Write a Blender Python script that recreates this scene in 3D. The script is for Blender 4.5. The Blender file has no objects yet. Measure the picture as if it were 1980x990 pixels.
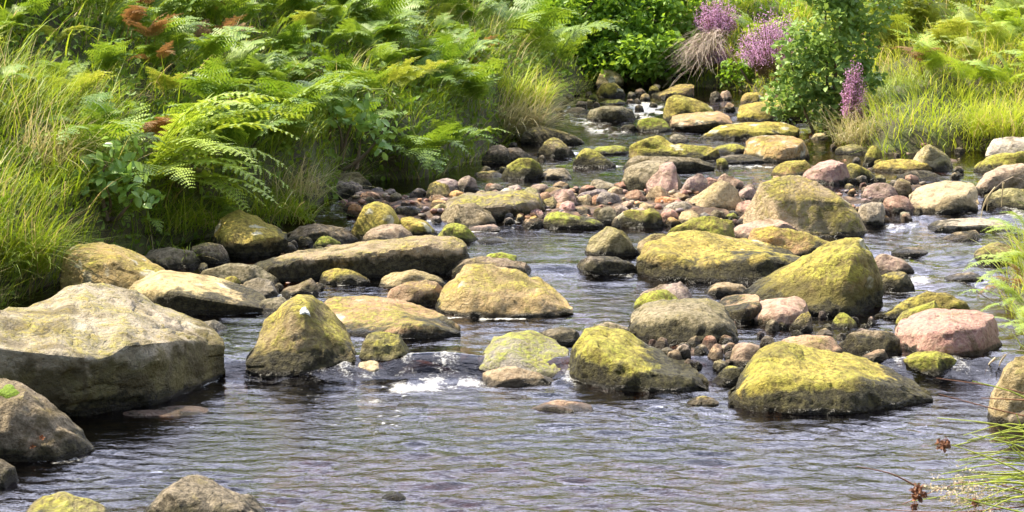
import bpy, math, random
import numpy as np
from mathutils import Vector

random.seed(7)
RNG = np.random.default_rng(11)
scene = bpy.context.scene
COL = scene.collection
R = math.radians

# ------------------------------------------------------------------ camera
CAM_H = 1.8
PITCH = R(8.0)
F_PX = 4600.0                      # focal length in photo pixels (1980 wide)
cam_d = bpy.data.cameras.new('camera')
cam_d.sensor_width = 36.0
cam_d.lens = 36.0 * F_PX / 1980.0
cam_d.clip_start = 0.05
cam_d.clip_end = 500
cam_d.dof.use_dof = True
cam_d.dof.focus_distance = 11.0
cam_d.dof.aperture_fstop = 18.0
cam = bpy.data.objects.new('camera', cam_d)
cam.location = (0, 0, CAM_H)
cam.rotation_euler = (math.pi / 2 - PITCH, 0, 0)
COL.objects.link(cam)
scene.camera = cam

# ------------------------------------------------------------------ sun and sky
SUN_EL, SUN_AZ = 52.0, 287.0       # azimuth clockwise from +Y (view direction): from the left, a little beyond
sun_d = bpy.data.lights.new('sun', 'SUN')
sun_d.energy = 5.0
sun_d.angle = R(0.6)
sun_d.color = (1.0, 0.91, 0.72)
sun = bpy.data.objects.new('sun', sun_d)
sdir = Vector((math.sin(R(SUN_AZ)) * math.cos(R(SUN_EL)), math.cos(R(SUN_AZ)) * math.cos(R(SUN_EL)), math.sin(R(SUN_EL))))
sun.rotation_euler = sdir.to_track_quat('Z', 'Y').to_euler()
sun.location = (-6, 3, 12)
COL.objects.link(sun)

world = bpy.data.worlds.new('World')
scene.world = world
world.use_nodes = True
wn, wl = world.node_tree.nodes, world.node_tree.links
wn.clear()
w_out = wn.new('ShaderNodeOutputWorld')
w_bg = wn.new('ShaderNodeBackground')
w_bg.inputs['Strength'].default_value = 0.11
w_sky = wn.new('ShaderNodeTexSky')
w_sky.sky_type = 'NISHITA'
w_sky.sun_disc = False
w_sky.sun_elevation = R(SUN_EL)
w_sky.sun_rotation = R(SUN_AZ)
w_sky.dust_density = 1.5
w_tc = wn.new('ShaderNodeTexCoord')
w_map = wn.new('ShaderNodeMapping')
w_map.inputs['Scale'].default_value = (1.6, 1.6, 3.2)
w_no = wn.new('ShaderNodeTexNoise')
w_no.inputs['Scale'].default_value = 1.7
w_no.inputs['Detail'].default_value = 6
w_no.inputs['Roughness'].default_value = 0.55
w_ramp = wn.new('ShaderNodeValToRGB')
w_ramp.color_ramp.elements[0].position = 0.47
w_ramp.color_ramp.elements[1].position = 0.64
w_mix = wn.new('ShaderNodeMix'); w_mix.data_type = 'RGBA'
w_mix.inputs['B'].default_value = (15.4, 15.7, 18.6, 1)      # bright thin summer cloud
wl.new(w_tc.outputs['Generated'], w_map.inputs['Vector'])
wl.new(w_map.outputs['Vector'], w_no.inputs['Vector'])
w_sep = wn.new('ShaderNodeSeparateXYZ')
wl.new(w_tc.outputs['Generated'], w_sep.inputs['Vector'])
w_bias = wn.new('ShaderNodeMath'); w_bias.operation = 'MULTIPLY_ADD'   # unseen cloud thickened ahead to brighten the water's reflections, with less fill elsewhere
wl.new(w_sep.outputs['Y'], w_bias.inputs[0]); w_bias.inputs[1].default_value = 0.13
wl.new(w_no.outputs['Fac'], w_bias.inputs[2])
wl.new(w_bias.outputs[0], w_ramp.inputs['Fac'])
wl.new(w_ramp.outputs['Color'], w_mix.inputs['Factor'])
wl.new(w_sky.outputs['Color'], w_mix.inputs['A'])
wl.new(w_mix.outputs['Result'], w_bg.inputs['Color'])
wl.new(w_bg.outputs['Background'], w_out.inputs['Surface'])

scene.view_settings.view_transform = 'Standard'
scene.view_settings.look = 'None'
scene.view_settings.exposure = 1.27
scene.view_settings.gamma = 1.0
scene.cycles.max_bounces = 8
scene.cycles.transparent_max_bounces = 8
scene.cycles.caustics_reflective = False
scene.cycles.caustics_refractive = False
scene.cycles.sample_clamp_indirect = 6.0

# ------------------------------------------------------------------ helpers
def vnoise(p, seed=0):
    p = np.asarray(p, float)
    i = np.floor(p).astype(np.int64); f = p - i
    f = f * f * (3 - 2 * f)
    def h(a):
        v = (a[:, 0] * 374761393 + a[:, 1] * 668265263 + a[:, 2] * 1103515245 + seed * 97531) & 0xffffffff
        v = ((v ^ (v >> 13)) * 1274126177) & 0xffffffff
        return ((v ^ (v >> 16)) & 0xffff) / 65535.0
    out = 0
    for dx in (0, 1):
        for dy in (0, 1):
            for dz in (0, 1):
                w = (f[:, 0] if dx else 1 - f[:, 0]) * (f[:, 1] if dy else 1 - f[:, 1]) * (f[:, 2] if dz else 1 - f[:, 2])
                out = out + w * h(i + np.array([dx, dy, dz]))
    return out * 2 - 1

def fbm(p, seed=0, octv=3):
    s, a = 0, 1.0
    for k in range(octv):
        s = s + a * vnoise(p * (2.03 ** k) + k * 17.3, seed + k)
        a *= 0.5
    return s

def sm(a, b, x):
    t = np.clip((np.asarray(x, float) - a) / (b - a), 0, 1)
    return t * t * (3 - 2 * t)

def mesh_from(name, verts, faces, mat=None, smooth=True):
    me = bpy.data.meshes.new(name)
    me.from_pydata(np.asarray(verts).tolist(), [], faces if isinstance(faces, list) else np.asarray(faces).tolist())
    if smooth:
        me.polygons.foreach_set('use_smooth', [True] * len(me.polygons))
    if mat: me.materials.append(mat)
    me.update()
    return me

def attr(me, name, vals):
    a = me.attributes.new(name, 'FLOAT', 'POINT')
    a.data.foreach_set('value', np.asarray(vals, dtype=np.float32))

def obj(name, me, parent=None, loc=(0, 0, 0), rot=(0, 0, 0), scale=None):
    o = bpy.data.objects.new(name, me)
    o.location = loc
    o.rotation_euler = rot
    if scale is not None:
        o.scale = scale if hasattr(scale, '__len__') else (scale,) * 3
    if parent: o.parent = parent
    COL.objects.link(o)
    return o

def tag(o, label, cat, group=None, kind=None):
    if label: o['label'] = label
    if cat: o['category'] = cat
    if group: o['group'] = group
    if kind: o['kind'] = kind
    return o

def thing(name, label, cat, loc, group=None, rz=0):
    o = obj(name, None, None, loc, (0, 0, rz))
    o.empty_display_size = 0.05
    return tag(o, label, cat, group)

# pixel of the photograph -> ray
CP, SP = math.cos(PITCH), math.sin(PITCH)
def ray(px, py):
    a, b = (px - 990) / F_PX, -(py - 495) / F_PX
    return np.array([a, CP + b * SP, -SP + b * CP])

# water level along the stream: (photo row at mid-stream, level in metres)
_lv = [(990, 0), (736, 0), (694, .062), (620, .068), (560, .078), (485, .128), (445, .14), (375, .24), (300, .255),
       (262, .30), (240, .325), (200, .40), (165, .45)]
WY, WZ = [-60.0], [0.0]
for row, z in _lv:
    d = ray(990, row)
    WY.append((z - CAM_H) / d[2] * d[1]); WZ.append(z)
WY.append(90.0); WZ.append(.5)
def W(Y): return np.interp(Y, WY, WZ)

def hit_w(px, py, lift=0.0):
    d = ray(px, py)
    t = np.linspace(5, 60, 6000)
    k = np.argmax(CAM_H + d[2] * t <= W(d[1] * t) + lift)
    return np.array([d[0] * t[k], d[1] * t[k], CAM_H + d[2] * t[k]])

# ------------------------------------------------------------------ terrain shape
left_px = [(-330, 1100), (-210, 900), (-170, 760), (-120, 640), (40, 572), (150, 535), (260, 500), (390, 462), (540, 432), (640, 388),
           (690, 352), (830, 345), (890, 322), (950, 290), (1000, 262), (1075, 238), (1088, 205), (1112, 182), (1150, 168)]
right_px = [(1200, 163), (1300, 166), (1400, 172), (1500, 188), (1560, 212), (1590, 240), (1640, 278), (1700, 300), (1830, 296), (1900, 290),
            (2010, 300), (2090, 400), (2060, 450), (1990, 470), (1945, 520), (1945, 600), (1985, 680), (2060, 760), (2120, 900), (2180, 1100)]
poly = [hit_w(*p)[:2] for p in left_px] + [hit_w(*p)[:2] for p in right_px]
poly = np.array([(-2.6, 0), *poly, (2.4, 0), (2.6, -14), (-2.8, -14)])

def sdf(X, Y):
    P = np.stack([X, Y], -1).reshape(-1, 2)
    best = np.full(len(P), 1e9); inside = np.zeros(len(P), bool); by = np.zeros(len(P))
    n = len(poly)
    for k in range(n):
        a, b = poly[k], poly[(k + 1) % n]
        ab = b - a
        t = np.clip(((P - a) @ ab) / (ab @ ab), 0, 1)
        q = a + t[:, None] * ab
        d = np.hypot(*(P - q).T)
        m = d < best
        best[m] = d[m]; by[m] = q[m, 1]
        c = ((a[1] > P[:, 1]) != (b[1] > P[:, 1]))
        with np.errstate(divide='ignore', invalid='ignore'):
            xi = (b[0] - a[0]) * (P[:, 1] - a[1]) / (b[1] - a[1]) + a[0]
        inside ^= c & (P[:, 0] < xi)
    return np.where(inside, -best, best).reshape(np.shape(X)), by.reshape(np.shape(X))

bars = []                                     # shoals of cobbles rising to the surface: x0, x1, yc, half depth, height over water
def add_bar(px0, px1, r0, r1, h):
    a, b = hit_w((px0 + px1) / 2, r1), hit_w((px0 + px1) / 2, r0)
    yc = (a[1] + b[1]) / 2
    bars.append((px0 - 990, px1 - 990, yc, abs(b[1] - a[1]) / 2, h))
add_bar(650, 1455, 372, 432, .02)
add_bar(1440, 1730, 345, 445, .01)
add_bar(1240, 1480, 600, 715, -.015)
add_bar(1000, 1560, 215, 300, -.05)
add_bar(400, 700, 440, 565, -.02)
add_bar(1500, 1900, 300, 375, -.02)

def G(X, Y):
    X, Y = np.asarray(X, float), np.asarray(Y, float)
    d, by = sdf(X, Y)
    o = np.maximum(d, 0)
    left = X < 0.25
    riseL = .26 * sm(0, .16, o) + .46 * np.minimum(o, 1.5) + .40 * np.clip(o - 1.5, 0, 26) + .10 * np.clip(o - 27.5, 0, 60)
    riseR = .13 * sm(0, .16, o) + .30 * np.minimum(o, 1.5) + .40 * np.clip(o - 1.5, 0, 26) + .10 * np.clip(o - 27.5, 0, 60)
    wl_ = sm(-.2, .8, X)
    rise = riseL * (1 - wl_) + riseR * wl_
    n = fbm(np.stack([X * 1.3, Y * 1.3, 0 * X], -1).reshape(-1, 3), 5, 3).reshape(X.shape)
    n2 = fbm(np.stack([X * 7, Y * 7, 0 * X], -1).reshape(-1, 3), 9, 2).reshape(X.shape)
    out = W(by) + rise + n * .10 * sm(0, .8, o) + n2 * .02
    bed = W(Y) - .06 - .22 * sm(0, .45, -d) + n2 * .02
    for x0, x1, yc, hd, h in bars:
        px = F_PX * X / np.maximum(Y, .5)
        m = sm(x0 - 30, x0 + 40, px) * (1 - sm(x1 - 40, x1 + 30, px)) * (1 - sm(hd * .7, hd * 1.35, np.abs(Y - yc)))
        bed = bed * (1 - m) + (W(Y) + h + n2 * .03) * m
    k = sm(-.04, .06, d)
    return bed * (1 - k) + out * k

def hit(px, py):
    d = ray(px, py)
    t = np.linspace(5, 45, 2200)
    z = CAM_H + d[2] * t
    g = np.maximum(W(d[1] * t), G(d[0] * t, d[1] * t))
    k = np.argmax(z <= g)
    return np.array([d[0] * t[k], d[1] * t[k], z[k]])

def at_depth(px, py, Y):
    d = ray(px, py); t = Y / d[1]
    return np.array([d[0] * t, Y, CAM_H + d[2] * t])

# ------------------------------------------------------------------ material helpers
def new_mat(name):
    m = bpy.data.materials.new(name); m.use_nodes = True
    nt = m.node_tree; nt.nodes.clear()
    out = nt.nodes.new('ShaderNodeOutputMaterial')
    return m, nt, out

class NB:
    def __init__(s, nt): s.nt = nt
    def n(s, typ, **kw):
        nd = s.nt.nodes.new('ShaderNode' + typ)
        for k, v in kw.items(): setattr(nd, k, v)
        return nd
    def l(s, a, b): s.nt.links.new(a, b)
    def math(s, op, a, b=None, c=None):
        nd = s.n('Math', operation=op)
        for k, v in enumerate((a, b, c)):
            if v is None: continue
            if isinstance(v, (int, float)): nd.inputs[k].default_value = v
            else: s.l(v, nd.inputs[k])
        return nd.outputs[0]
    def sstep(s, x, a, b):
        nd = s.n('MapRange', interpolation_type='SMOOTHSTEP')
        for k, v in (('Value', x), ('From Min', a), ('From Max', b)):
            if isinstance(v, (int, float)): nd.inputs[k].default_value = v
            else: s.l(v, nd.inputs[k])
        return nd.outputs['Result']
    def mix(s, f, a, b):
        nd = s.n('Mix', data_type='RGBA')
        for k, v in (('Factor', f), ('A', a), ('B', b)):
            if isinstance(v, (int, float)): nd.inputs[k].default_value = v
            elif isinstance(v, tuple): nd.inputs[k].default_value = (*v[:3], 1)
            else: s.l(v, nd.inputs[k])
        return nd.outputs['Result']
    def noise(s, vec, scale, detail=4, rough=.55, dist=0.0):
        nd = s.n('TexNoise')
        nd.inputs['Scale'].default_value = scale
        nd.inputs['Detail'].default_value = detail
        nd.inputs['Roughness'].default_value = rough
        nd.inputs['Distortion'].default_value = dist
        if vec is not None: s.l(vec, nd.inputs['Vector'])
        return nd.outputs['Fac']
    def attr(s, name, typ='GEOMETRY'):
        nd = s.n('Attribute', attribute_type=typ, attribute_name=name)
        return nd.outputs['Fac']

# ------------------------------------------------------------------ rock material (colour, moss, wet band and lichen set per stone)
def rock_material():
    m, nt, out = new_mat('rock_surface'); b = NB(nt)
    tc = b.n('TexCoord'); P = tc.outputs['Object']
    oi = b.n('ObjectInfo')
    off = b.n('VectorMath', operation='MULTIPLY_ADD')
    cx = b.n('CombineXYZ'); b.l(b.math('MULTIPLY', oi.outputs['Random'], 40.0), cx.inputs[0]); b.l(b.math('MULTIPLY', oi.outputs['Random'], 23.0), cx.inputs[1])
    b.l(P, off.inputs[0]); off.inputs[1].default_value = (1, 1, 1); b.l(cx.outputs[0], off.inputs[2])
    V = off.outputs[0]
    sep = b.n('SeparateXYZ'); b.l(P, sep.inputs[0]); z = sep.outputs[2]
    geo = b.n('NewGeometry'); sn = b.n('SeparateXYZ'); b.l(geo.outputs['Normal'], sn.inputs[0]); nz = sn.outputs[2]
    moss, wet, lich, lime, film_and_shade = (b.attr(k, 'OBJECT') for k in ('moss', 'wet', 'lichen', 'lime', 'film_and_shade'))
    n_lo = b.noise(V, 3.2, 3, .5); n_mid = b.noise(V, 11, 5, .6, .4); n_hi = b.noise(V, 46, 5, .7); n_vh = b.noise(V, 150, 3, .7)
    # bare stone
    base = oi.outputs['Color']
    hs = b.n('HueSaturation'); b.l(base, hs.inputs['Color'])
    b.l(b.math('ADD', b.math('MULTIPLY', n_mid, 1.5), .22), hs.inputs['Value'])
    b.l(b.math('ADD', b.math('MULTIPLY', n_lo, .06), .47), hs.inputs['Hue'])
    c = hs.outputs['Color']
    grain = b.sstep(n_hi, .30, .72)
    c = b.mix(b.math('MULTIPLY', grain, .45), c, (.66, .54, .37))
    c = b.mix(b.math('MULTIPLY', b.sstep(n_hi, .48, .28), .55), c, (.06, .05, .03))
    # moss / algae growth, more of it on upward faces
    mm = b.math('ADD', b.math('MULTIPLY', n_mid, .75), b.math('MULTIPLY', n_lo, .55))
    mm = b.math('ADD', mm, b.math('MULTIPLY', nz, .22))
    mm = b.math('ADD', mm, b.math('MULTIPLY', moss, .95))
    mf = b.sstep(b.math('ADD', mm, b.math('MULTIPLY', b.math('SUBTRACT', n_hi, .5), .55)), 1.10, 1.42)
    n_hue = b.noise(V, 5.0, 4, .6)
    mcol = b.mix(b.sstep(n_hue, .36, .60), (.53, .375, .075), (.37, .315, .045))
    mcol = b.mix(lime, mcol, (.30, .37, .025))
    mcol = b.mix(b.sstep(n_hi, .62, .35), mcol, (.17, .14, .03))
    c = b.mix(b.math('MULTIPLY', mf, .88), c, mcol)
    # crustose lichen blotches
    vo = b.n('TexVoronoi'); vo.inputs['Scale'].default_value = 9; vo.inputs['Randomness'].default_value = 1
    nw = b.n('TexNoise'); nw.inputs['Scale'].default_value = 22; nw.inputs['Detail'].default_value = 3; b.l(V, nw.inputs['Vector'])
    vadd = b.n('VectorMath', operation='MULTIPLY_ADD'); b.l(nw.outputs['Color'], vadd.inputs[0]); vadd.inputs[1].default_value = (.09, .09, .09); b.l(V, vadd.inputs[2])
    b.l(vadd.outputs[0], vo.inputs['Vector'])
    sc = b.n('SeparateColor'); b.l(vo.outputs['Color'], sc.inputs['Color'])
    lf = b.math('MULTIPLY', b.sstep(vo.outputs['Distance'], .40, .22), b.math('LESS_THAN', sc.outputs[0], b.math('MULTIPLY', lich, .6)))
    c = b.mix(b.math('MULTIPLY', lf, .72), c, (.66, .62, .48))
    # weather stains with their own shapes
    stn = b.noise(V, 4.2, 5, .62, 1.2)
    c = b.mix(b.math('MULTIPLY', b.sstep(stn, .50, .66), .62), c, (.115, .085, .032))
    c = b.mix(b.math('MULTIPLY', b.sstep(stn, .40, .30), .35), c, (.62, .50, .30))
    # olive algae on the lower part, with the front faces' shade painted in
    fe = b.math('ADD', film_and_shade, b.math('MULTIPLY', b.math('SUBTRACT', n_mid, .5), .20))
    ff = b.math('MULTIPLY', b.sstep(b.math('SUBTRACT', fe, z), -.01, .05), b.math('GREATER_THAN', film_and_shade, .001))
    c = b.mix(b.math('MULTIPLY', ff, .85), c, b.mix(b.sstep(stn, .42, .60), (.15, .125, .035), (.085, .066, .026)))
    # dark algae in the splash zone above the water
    edge = b.math('ADD', wet, b.math('MULTIPLY', b.math('SUBTRACT', n_mid, .5), .16))
    edge = b.math('ADD', edge, b.math('MULTIPLY', b.math('SUBTRACT', n_lo, .5), .16))
    wf = b.sstep(b.math('SUBTRACT', edge, z), -.012, .022)
    wcol = b.mix(b.sstep(n_hi, .38, .66), (.018, .015, .008), (.095, .082, .036))
    wcol = b.mix(b.math('MULTIPLY', b.sstep(n_vh, .60, .72), .5), wcol, (.20, .18, .10))
    c = b.mix(b.math('MULTIPLY', wf, .95), c, wcol)
    soak = b.sstep(b.math('SUBTRACT', b.math('MULTIPLY', n_mid, .045), z), -.004, .006)
    c = b.mix(b.math('MULTIPLY', soak, .75), c, (.02, .016, .010))
    rough = b.math('SUBTRACT', .86, b.math('MULTIPLY', wf, .22))
    rough = b.math('SUBTRACT', rough, b.math('MULTIPLY', soak, .40))
    # relief
    h = b.math('ADD', b.math('MULTIPLY', n_mid, .55), b.math('MULTIPLY', n_hi, .38))
    h = b.math('ADD', h, b.math('MULTIPLY', n_vh, b.math('ADD', .06, b.math('MULTIPLY', wf, .22))))
    h = b.math('ADD', h, b.math('MULTIPLY', mf, .16))
    wv = b.n('TexNoise'); wv.inputs['Scale'].default_value = 5.5; wv.inputs['Detail'].default_value = 5
    mp = b.n('Mapping'); mp.inputs['Rotation'].default_value = (.5, .3, .4); mp.inputs['Scale'].default_value = (.7, 1.2, 3.6); b.l(V, mp.inputs['Vector']); b.l(mp.outputs[0], wv.inputs['Vector'])
    crk = b.math('ABSOLUTE', b.math('SUBTRACT', wv.outputs['Fac'], .5))
    h = b.math('SUBTRACT', h, b.math('MULTIPLY', b.math('MULTIPLY', b.sstep(crk, .014, .0), b.sstep(n_lo, .50, .62)), .22))
    bp = b.n('Bump'); bp.inputs['Strength'].default_value = 1.0; bp.inputs['Distance'].default_value = .06; b.l(h, bp.inputs['Height'])
    bs = b.n('BsdfPrincipled'); b.l(c, bs.inputs['Base Color']); b.l(rough, bs.inputs['Roughness']); b.l(bp.outputs[0], bs.inputs['Normal'])
    bs.inputs['Specular IOR Level'].default_value = .22
    b.l(bs.outputs[0], out.inputs['Surface'])
    return m
M_ROCK = rock_material()

# ------------------------------------------------------------------ rock builder
_cs = {}
def cube_sphere(n):
    if n in _cs: return _cs[n]
    import bmesh
    bm = bmesh.new()
    bmesh.ops.create_cube(bm, size=2)
    bmesh.ops.subdivide_edges(bm, edges=bm.edges[:], cuts=n - 1, use_grid_fill=True)
    v = np.array([x.co[:] for x in bm.verts]); f = [[q.index for q in p.verts] for p in bm.faces]
    bm.free()
    v = np.tan(v * math.pi / 4 * .98)
    v /= np.linalg.norm(v, axis=1)[:, None]
    _cs[n] = (v, f)
    return _cs[n]

PROF = {
    'dome':  [(-1, 0), (-.98, .35), (-.78, .72), (-.4, .94), (0, 1), (.45, .92), (.82, .62), (1, .25), (1, 0)],
    'slab':  [(-1, 0), (-1.02, .40), (-.93, .56), (-.3, .80), (.45, 1), (.85, .86), (1, .3), (1, 0)],
    'over':  [(-.72, 0), (-.95, .36), (-1.02, .52), (-.88, .62), (-.1, .84), (.5, 1), (.9, .8), (1, .25), (1, 0)],
    'cliff': [(-.90, 0), (-.98, .36), (-1.03, .60), (-.98, .65), (-.5, .77), (.45, 1), (.9, .82), (1, .3), (1, 0)],
    'ridge': [(-1, 0), (-.80, .36), (-.45, .78), (-.05, 1), (.2, .97), (.6, .6), (.9, .2), (1, 0)],
    'flat':  [(-1, 0), (-1, .55), (-.88, .80), (0, .98), (.3, 1), (.8, .85), (1, .4), (1, 0)],
    'low':   [(-1, 0), (-.85, .38), (-.35, .80), (.1, 1), (.6, .75), (1, 0)],
}
def chaikin(p, it):
    p = np.array(p, float)
    for _ in range(it):
        q, r = .75 * p[:-1] + .25 * p[1:], .25 * p[:-1] + .75 * p[1:]
        p = np.concatenate([p[:1], np.stack([q, r], 1).reshape(-1, 2), p[-1:]])
    return p

KIND = {   # colour, moss, lime, lichen, wet share of height
    'tan':    ((.50, .36, .18), .34, .0, .10, .12),
    'pale':   ((.58, .46, .27), .36, .05, .25, .08),
    'yellow': ((.52, .37, .13), .72, .05, .20, .16),
    'moss':   ((.38, .30, .11), .80, .35, .08, .25),
    'olive':  ((.32, .245, .105), .42, .10, .05, .30),
    'lime':   ((.32, .27, .11), .85, .85, .05, .25),
    'dark':   ((.13, .104, .055), .16, .0, .0, .35),
    'black':  ((.045, .038, .028), .0, .0, .0, .8),
    'pink':   ((.42, .24, .19), .02, .0, .04, .08),
    'mauve':  ((.26, .18, .165), .0, .0, .02, .08),
    'red':    ((.24, .095, .055), .02, .0, .0, .1),
    'brown':  ((.27, .16, .085), .12, .0, .0, .15),
    'orange': ((.48, .23, .07), .10, .0, .0, .1),
    'grey':   ((.30, .245, .175), .14, .0, .05, .15),
    'slate':  ((.10, .095, .115), .0, .0, .0, .1),
}
rocks = []
def rock(label, kind, base, outline, p='dome', d=.75, f=4, n=None, lift=0.0, rough=1.0, name=None, group=None, bank=False, **kw):
    pts = np.array([[float(q) for q in s.split(',')] for s in outline.split()])
    x0, x1 = pts[0, 0], pts[-1, 0]
    wpx = x1 - x0
    xc = (x0 + x1) / 2
    B = hit(xc, base) if bank else hit_w(xc, base, lift)
    hw = wpx / 2 / F_PX * np.hypot(B[1], CAM_H - B[2])
    hd = d * hw
    prof = chaikin(PROF[p], 2 if p in ('dome', 'low', 'ridge') else 1)
    vr = prof[np.argmax(prof[:, 1]), 0]
    Yc = B[1] + hd
    Yr = Yc + vr * hd
    XZ = np.array([at_depth(q[0], q[1], Yr)[[0, 2]] for q in pts])
    z0 = W(B[1]) if not bank else B[2]
    z0 += lift
    Xa, Xb = XZ[0, 0], XZ[-1, 0]
    Xc, hw = (Xa + Xb) / 2, (Xb - Xa) / 2
    hh = np.maximum(XZ[:, 1] - z0, .004)
    H = hh.max()
    if n is None: n = int(np.clip(wpx / 8, 8, 38))
    sv, faces = cube_sphere(n)
    seed = len(rocks) * 7 + 3
    rg = np.random.default_rng(seed)
    u = np.sign(sv[:, 0]) * np.abs(sv[:, 0]) ** .88
    r = np.sqrt(np.maximum(1 - sv[:, 0] ** 2, 1e-6))
    cy, cz = sv[:, 1] / r, sv[:, 2] / r
    plan = np.maximum(1 - np.abs(u) ** 2.6, 0) ** (1 / 2.3)
    prof_l = np.concatenate([[0], np.cumsum(np.hypot(*np.diff(prof * [hd, H], axis=0).T))]); prof_l /= prof_l[-1]
    ang = np.arctan2(cz, -cy) / math.pi                    # 0 at front, 1 at back for the upper half
    up = cz >= 0
    s = np.clip(ang, 0, 1)
    v = np.where(up, np.interp(s, prof_l, prof[:, 0]), 0)
    t = np.where(up, np.interp(s, prof_l, prof[:, 1]), 0)
    fb, bb = prof[0, 0], prof[-1, 0]
    vlow = (fb + bb) / 2 + cy * (bb - fb) / 2
    v = np.where(up, v, vlow)
    X = Xc + u * hw
    hx = np.interp(X, XZ[:, 0], hh) * np.maximum(1 - np.abs(u) ** 10, 0) ** .5
    # the plan outline leans a little back and forth so that stones are not mirror ellipses
    sk = rg.uniform(-.18, .18)
    Z = np.where(up, t * hx, -np.abs(cz) * np.minimum(.16, .1 + .3 * H) * np.maximum(plan, .3))
    Yv = (v * plan + sk * u * (1 - u * u)) * hd
    P = np.stack([u * hw, Yv, Z], 1)
    # broad chisel faces
    sz = np.array([hw, hd, max(H, .4 * hw)])
    P0 = P.copy()
    if f > 0:
        Q = P / sz
        ctr = np.array([0, 0, -.15])
        q0 = Q - ctr
        scale = np.ones(len(Q))
        npl = 7 + int(f * 1.3)
        dirs = rg.normal(0, 1, (npl, 3)); dirs[:, 2] = np.abs(dirs[:, 2]) * .9 - .15; dirs[: npl // 2, 1] = -np.abs(dirs[: npl // 2, 1])
        dirs /= np.linalg.norm(dirs, axis=1)[:, None]
        for nd in dirs:
            dd = q0 @ nd
            lim = dd.max() * rg.uniform(*((.58, .86) if kw.get('hard') else (.70, .92)))
            scale = np.minimum(scale, np.where(dd > lim, lim / np.maximum(dd, 1e-6), 1))
        kf = .97 if kw.get('hard') else min(.95, .72 + .06 * f)
        P = (ctr + q0 * (1 - kf * (1 - scale))[:, None]) * sz
        lo, hi = P[P[:, 2] > -.02, 0].min(), P[P[:, 2] > -.02, 0].max()
        P[:, 0] = np.interp(P[:, 0], [lo, 0, hi], [-hw * .98, 0, hw * .98])
    sc = 1 / max(min(hw, 2.2 * H + .02), .02)
    amp = min(hw, H * 1.6) * rough
    q = P + seed * 3.7
    nn = np.stack([u, v * .9, t + .05], 1); nn /= np.linalg.norm(nn, axis=1)[:, None]
    rid = 1 - np.abs(fbm(q * sc * 1.3, seed, 2))
    disp = .055 * fbm(q * sc * 1.7, seed + 1, 3) + .07 * (rid - .75)
    if n >= 14:
        disp = disp + .020 * fbm(q * sc * 6, seed + 4, 3)
        ledge = fbm(q * sc * np.array([1.2, 1.2, 3.5]) + .4 * nn, seed + 9, 2)
        disp = disp - .035 * sm(.05, .28, ledge) * (f > 1 or kw.get('ledge', False))
    keep = np.where(P[:, 2] > -.01, 1, .3)
    P = P + nn * (disp * amp * keep)[:, None]
    # bring the crest back to the height seen
    nb = 14
    bi = np.clip(((u + 1) / 2 * nb).astype(int), 0, nb - 1)
    want, got = np.zeros(nb), np.zeros(nb)
    for k in range(nb):
        mk = (bi == k) & up
        if mk.any(): want[k] = P0[mk, 2].max(); got[k] = max(P[mk, 2].max(), .3 * want[k], 1e-3)
    ratio = np.where(got > 0, np.clip(want / np.maximum(got, 1e-3), .85, 2.4), 1)
    ratio = np.convolve(np.pad(ratio, 1, mode='edge'), [.25, .5, .25], 'valid')
    P[:, 2] *= np.where(P[:, 2] > 0, np.interp((u + 1) / 2 * nb - .5, np.arange(nb), ratio), 1)
    return finish_rock(label, kind, P, faces, (Xc, Yc, z0), wpx, H, hw, hd, rg, name, group, kw)

def finish_rock(label, kind, P, faces, loc, wpx, H, hw, hd, rg, name, group, kw):
    Xc, Yc, z0 = loc
    me = mesh_from('rock', P, faces, M_ROCK)
    me.set_sharp_from_angle(angle=R(34))
    col, ms, lm, lc, wt = KIND[kind]
    nm = name or ('boulder' if wpx > 85 else 'stone' if wpx > 44 else 'cobble')
    o = obj(nm, me, None, (Xc, Yc, z0))
    j = rg.uniform(.88, 1.12, 3)
    o.color = (*[min(1, c * kk) for c, kk in zip(kw.get('col', col), j)], 1)
    o['moss'] = float(kw.get('moss', ms) * rg.uniform(.72, 1.12)); o['lime'] = float(min(1, kw.get('lime', lm) + rg.uniform(0, .28))); o['lichen'] = float(kw.get('lichen', lc))
    o['wet'] = float(min(kw.get('wet', wt) * 1.45, .9) * H)
    o['film_and_shade'] = float(kw.get('film_and_shade', 0) * H)
    cat = {'boulder': 'boulder', 'stone': 'stone', 'cobble': 'cobble', 'slab': 'rock slab'}.get(nm, 'stone')
    tag(o, label, cat, group or {'boulder': 'boulders in the stream', 'stone': 'stones in the stream', 'cobble': 'cobbles in the stream', 'slab': 'flat slabs in the stream'}.get(nm))
    rocks.append((Xc, Yc, hw, hd, H, z0))
    return o

def parse(s): return np.array([[float(q) for q in w.split(',')] for w in s.split()])
def resample(p, n):
    l = np.concatenate([[0], np.cumsum(np.hypot(*np.diff(p, axis=0).T))]); l /= l[-1]
    t = np.linspace(0, 1, n)
    return np.stack([np.interp(t, l, p[:, 0]), np.interp(t, l, p[:, 1])], 1)

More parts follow.
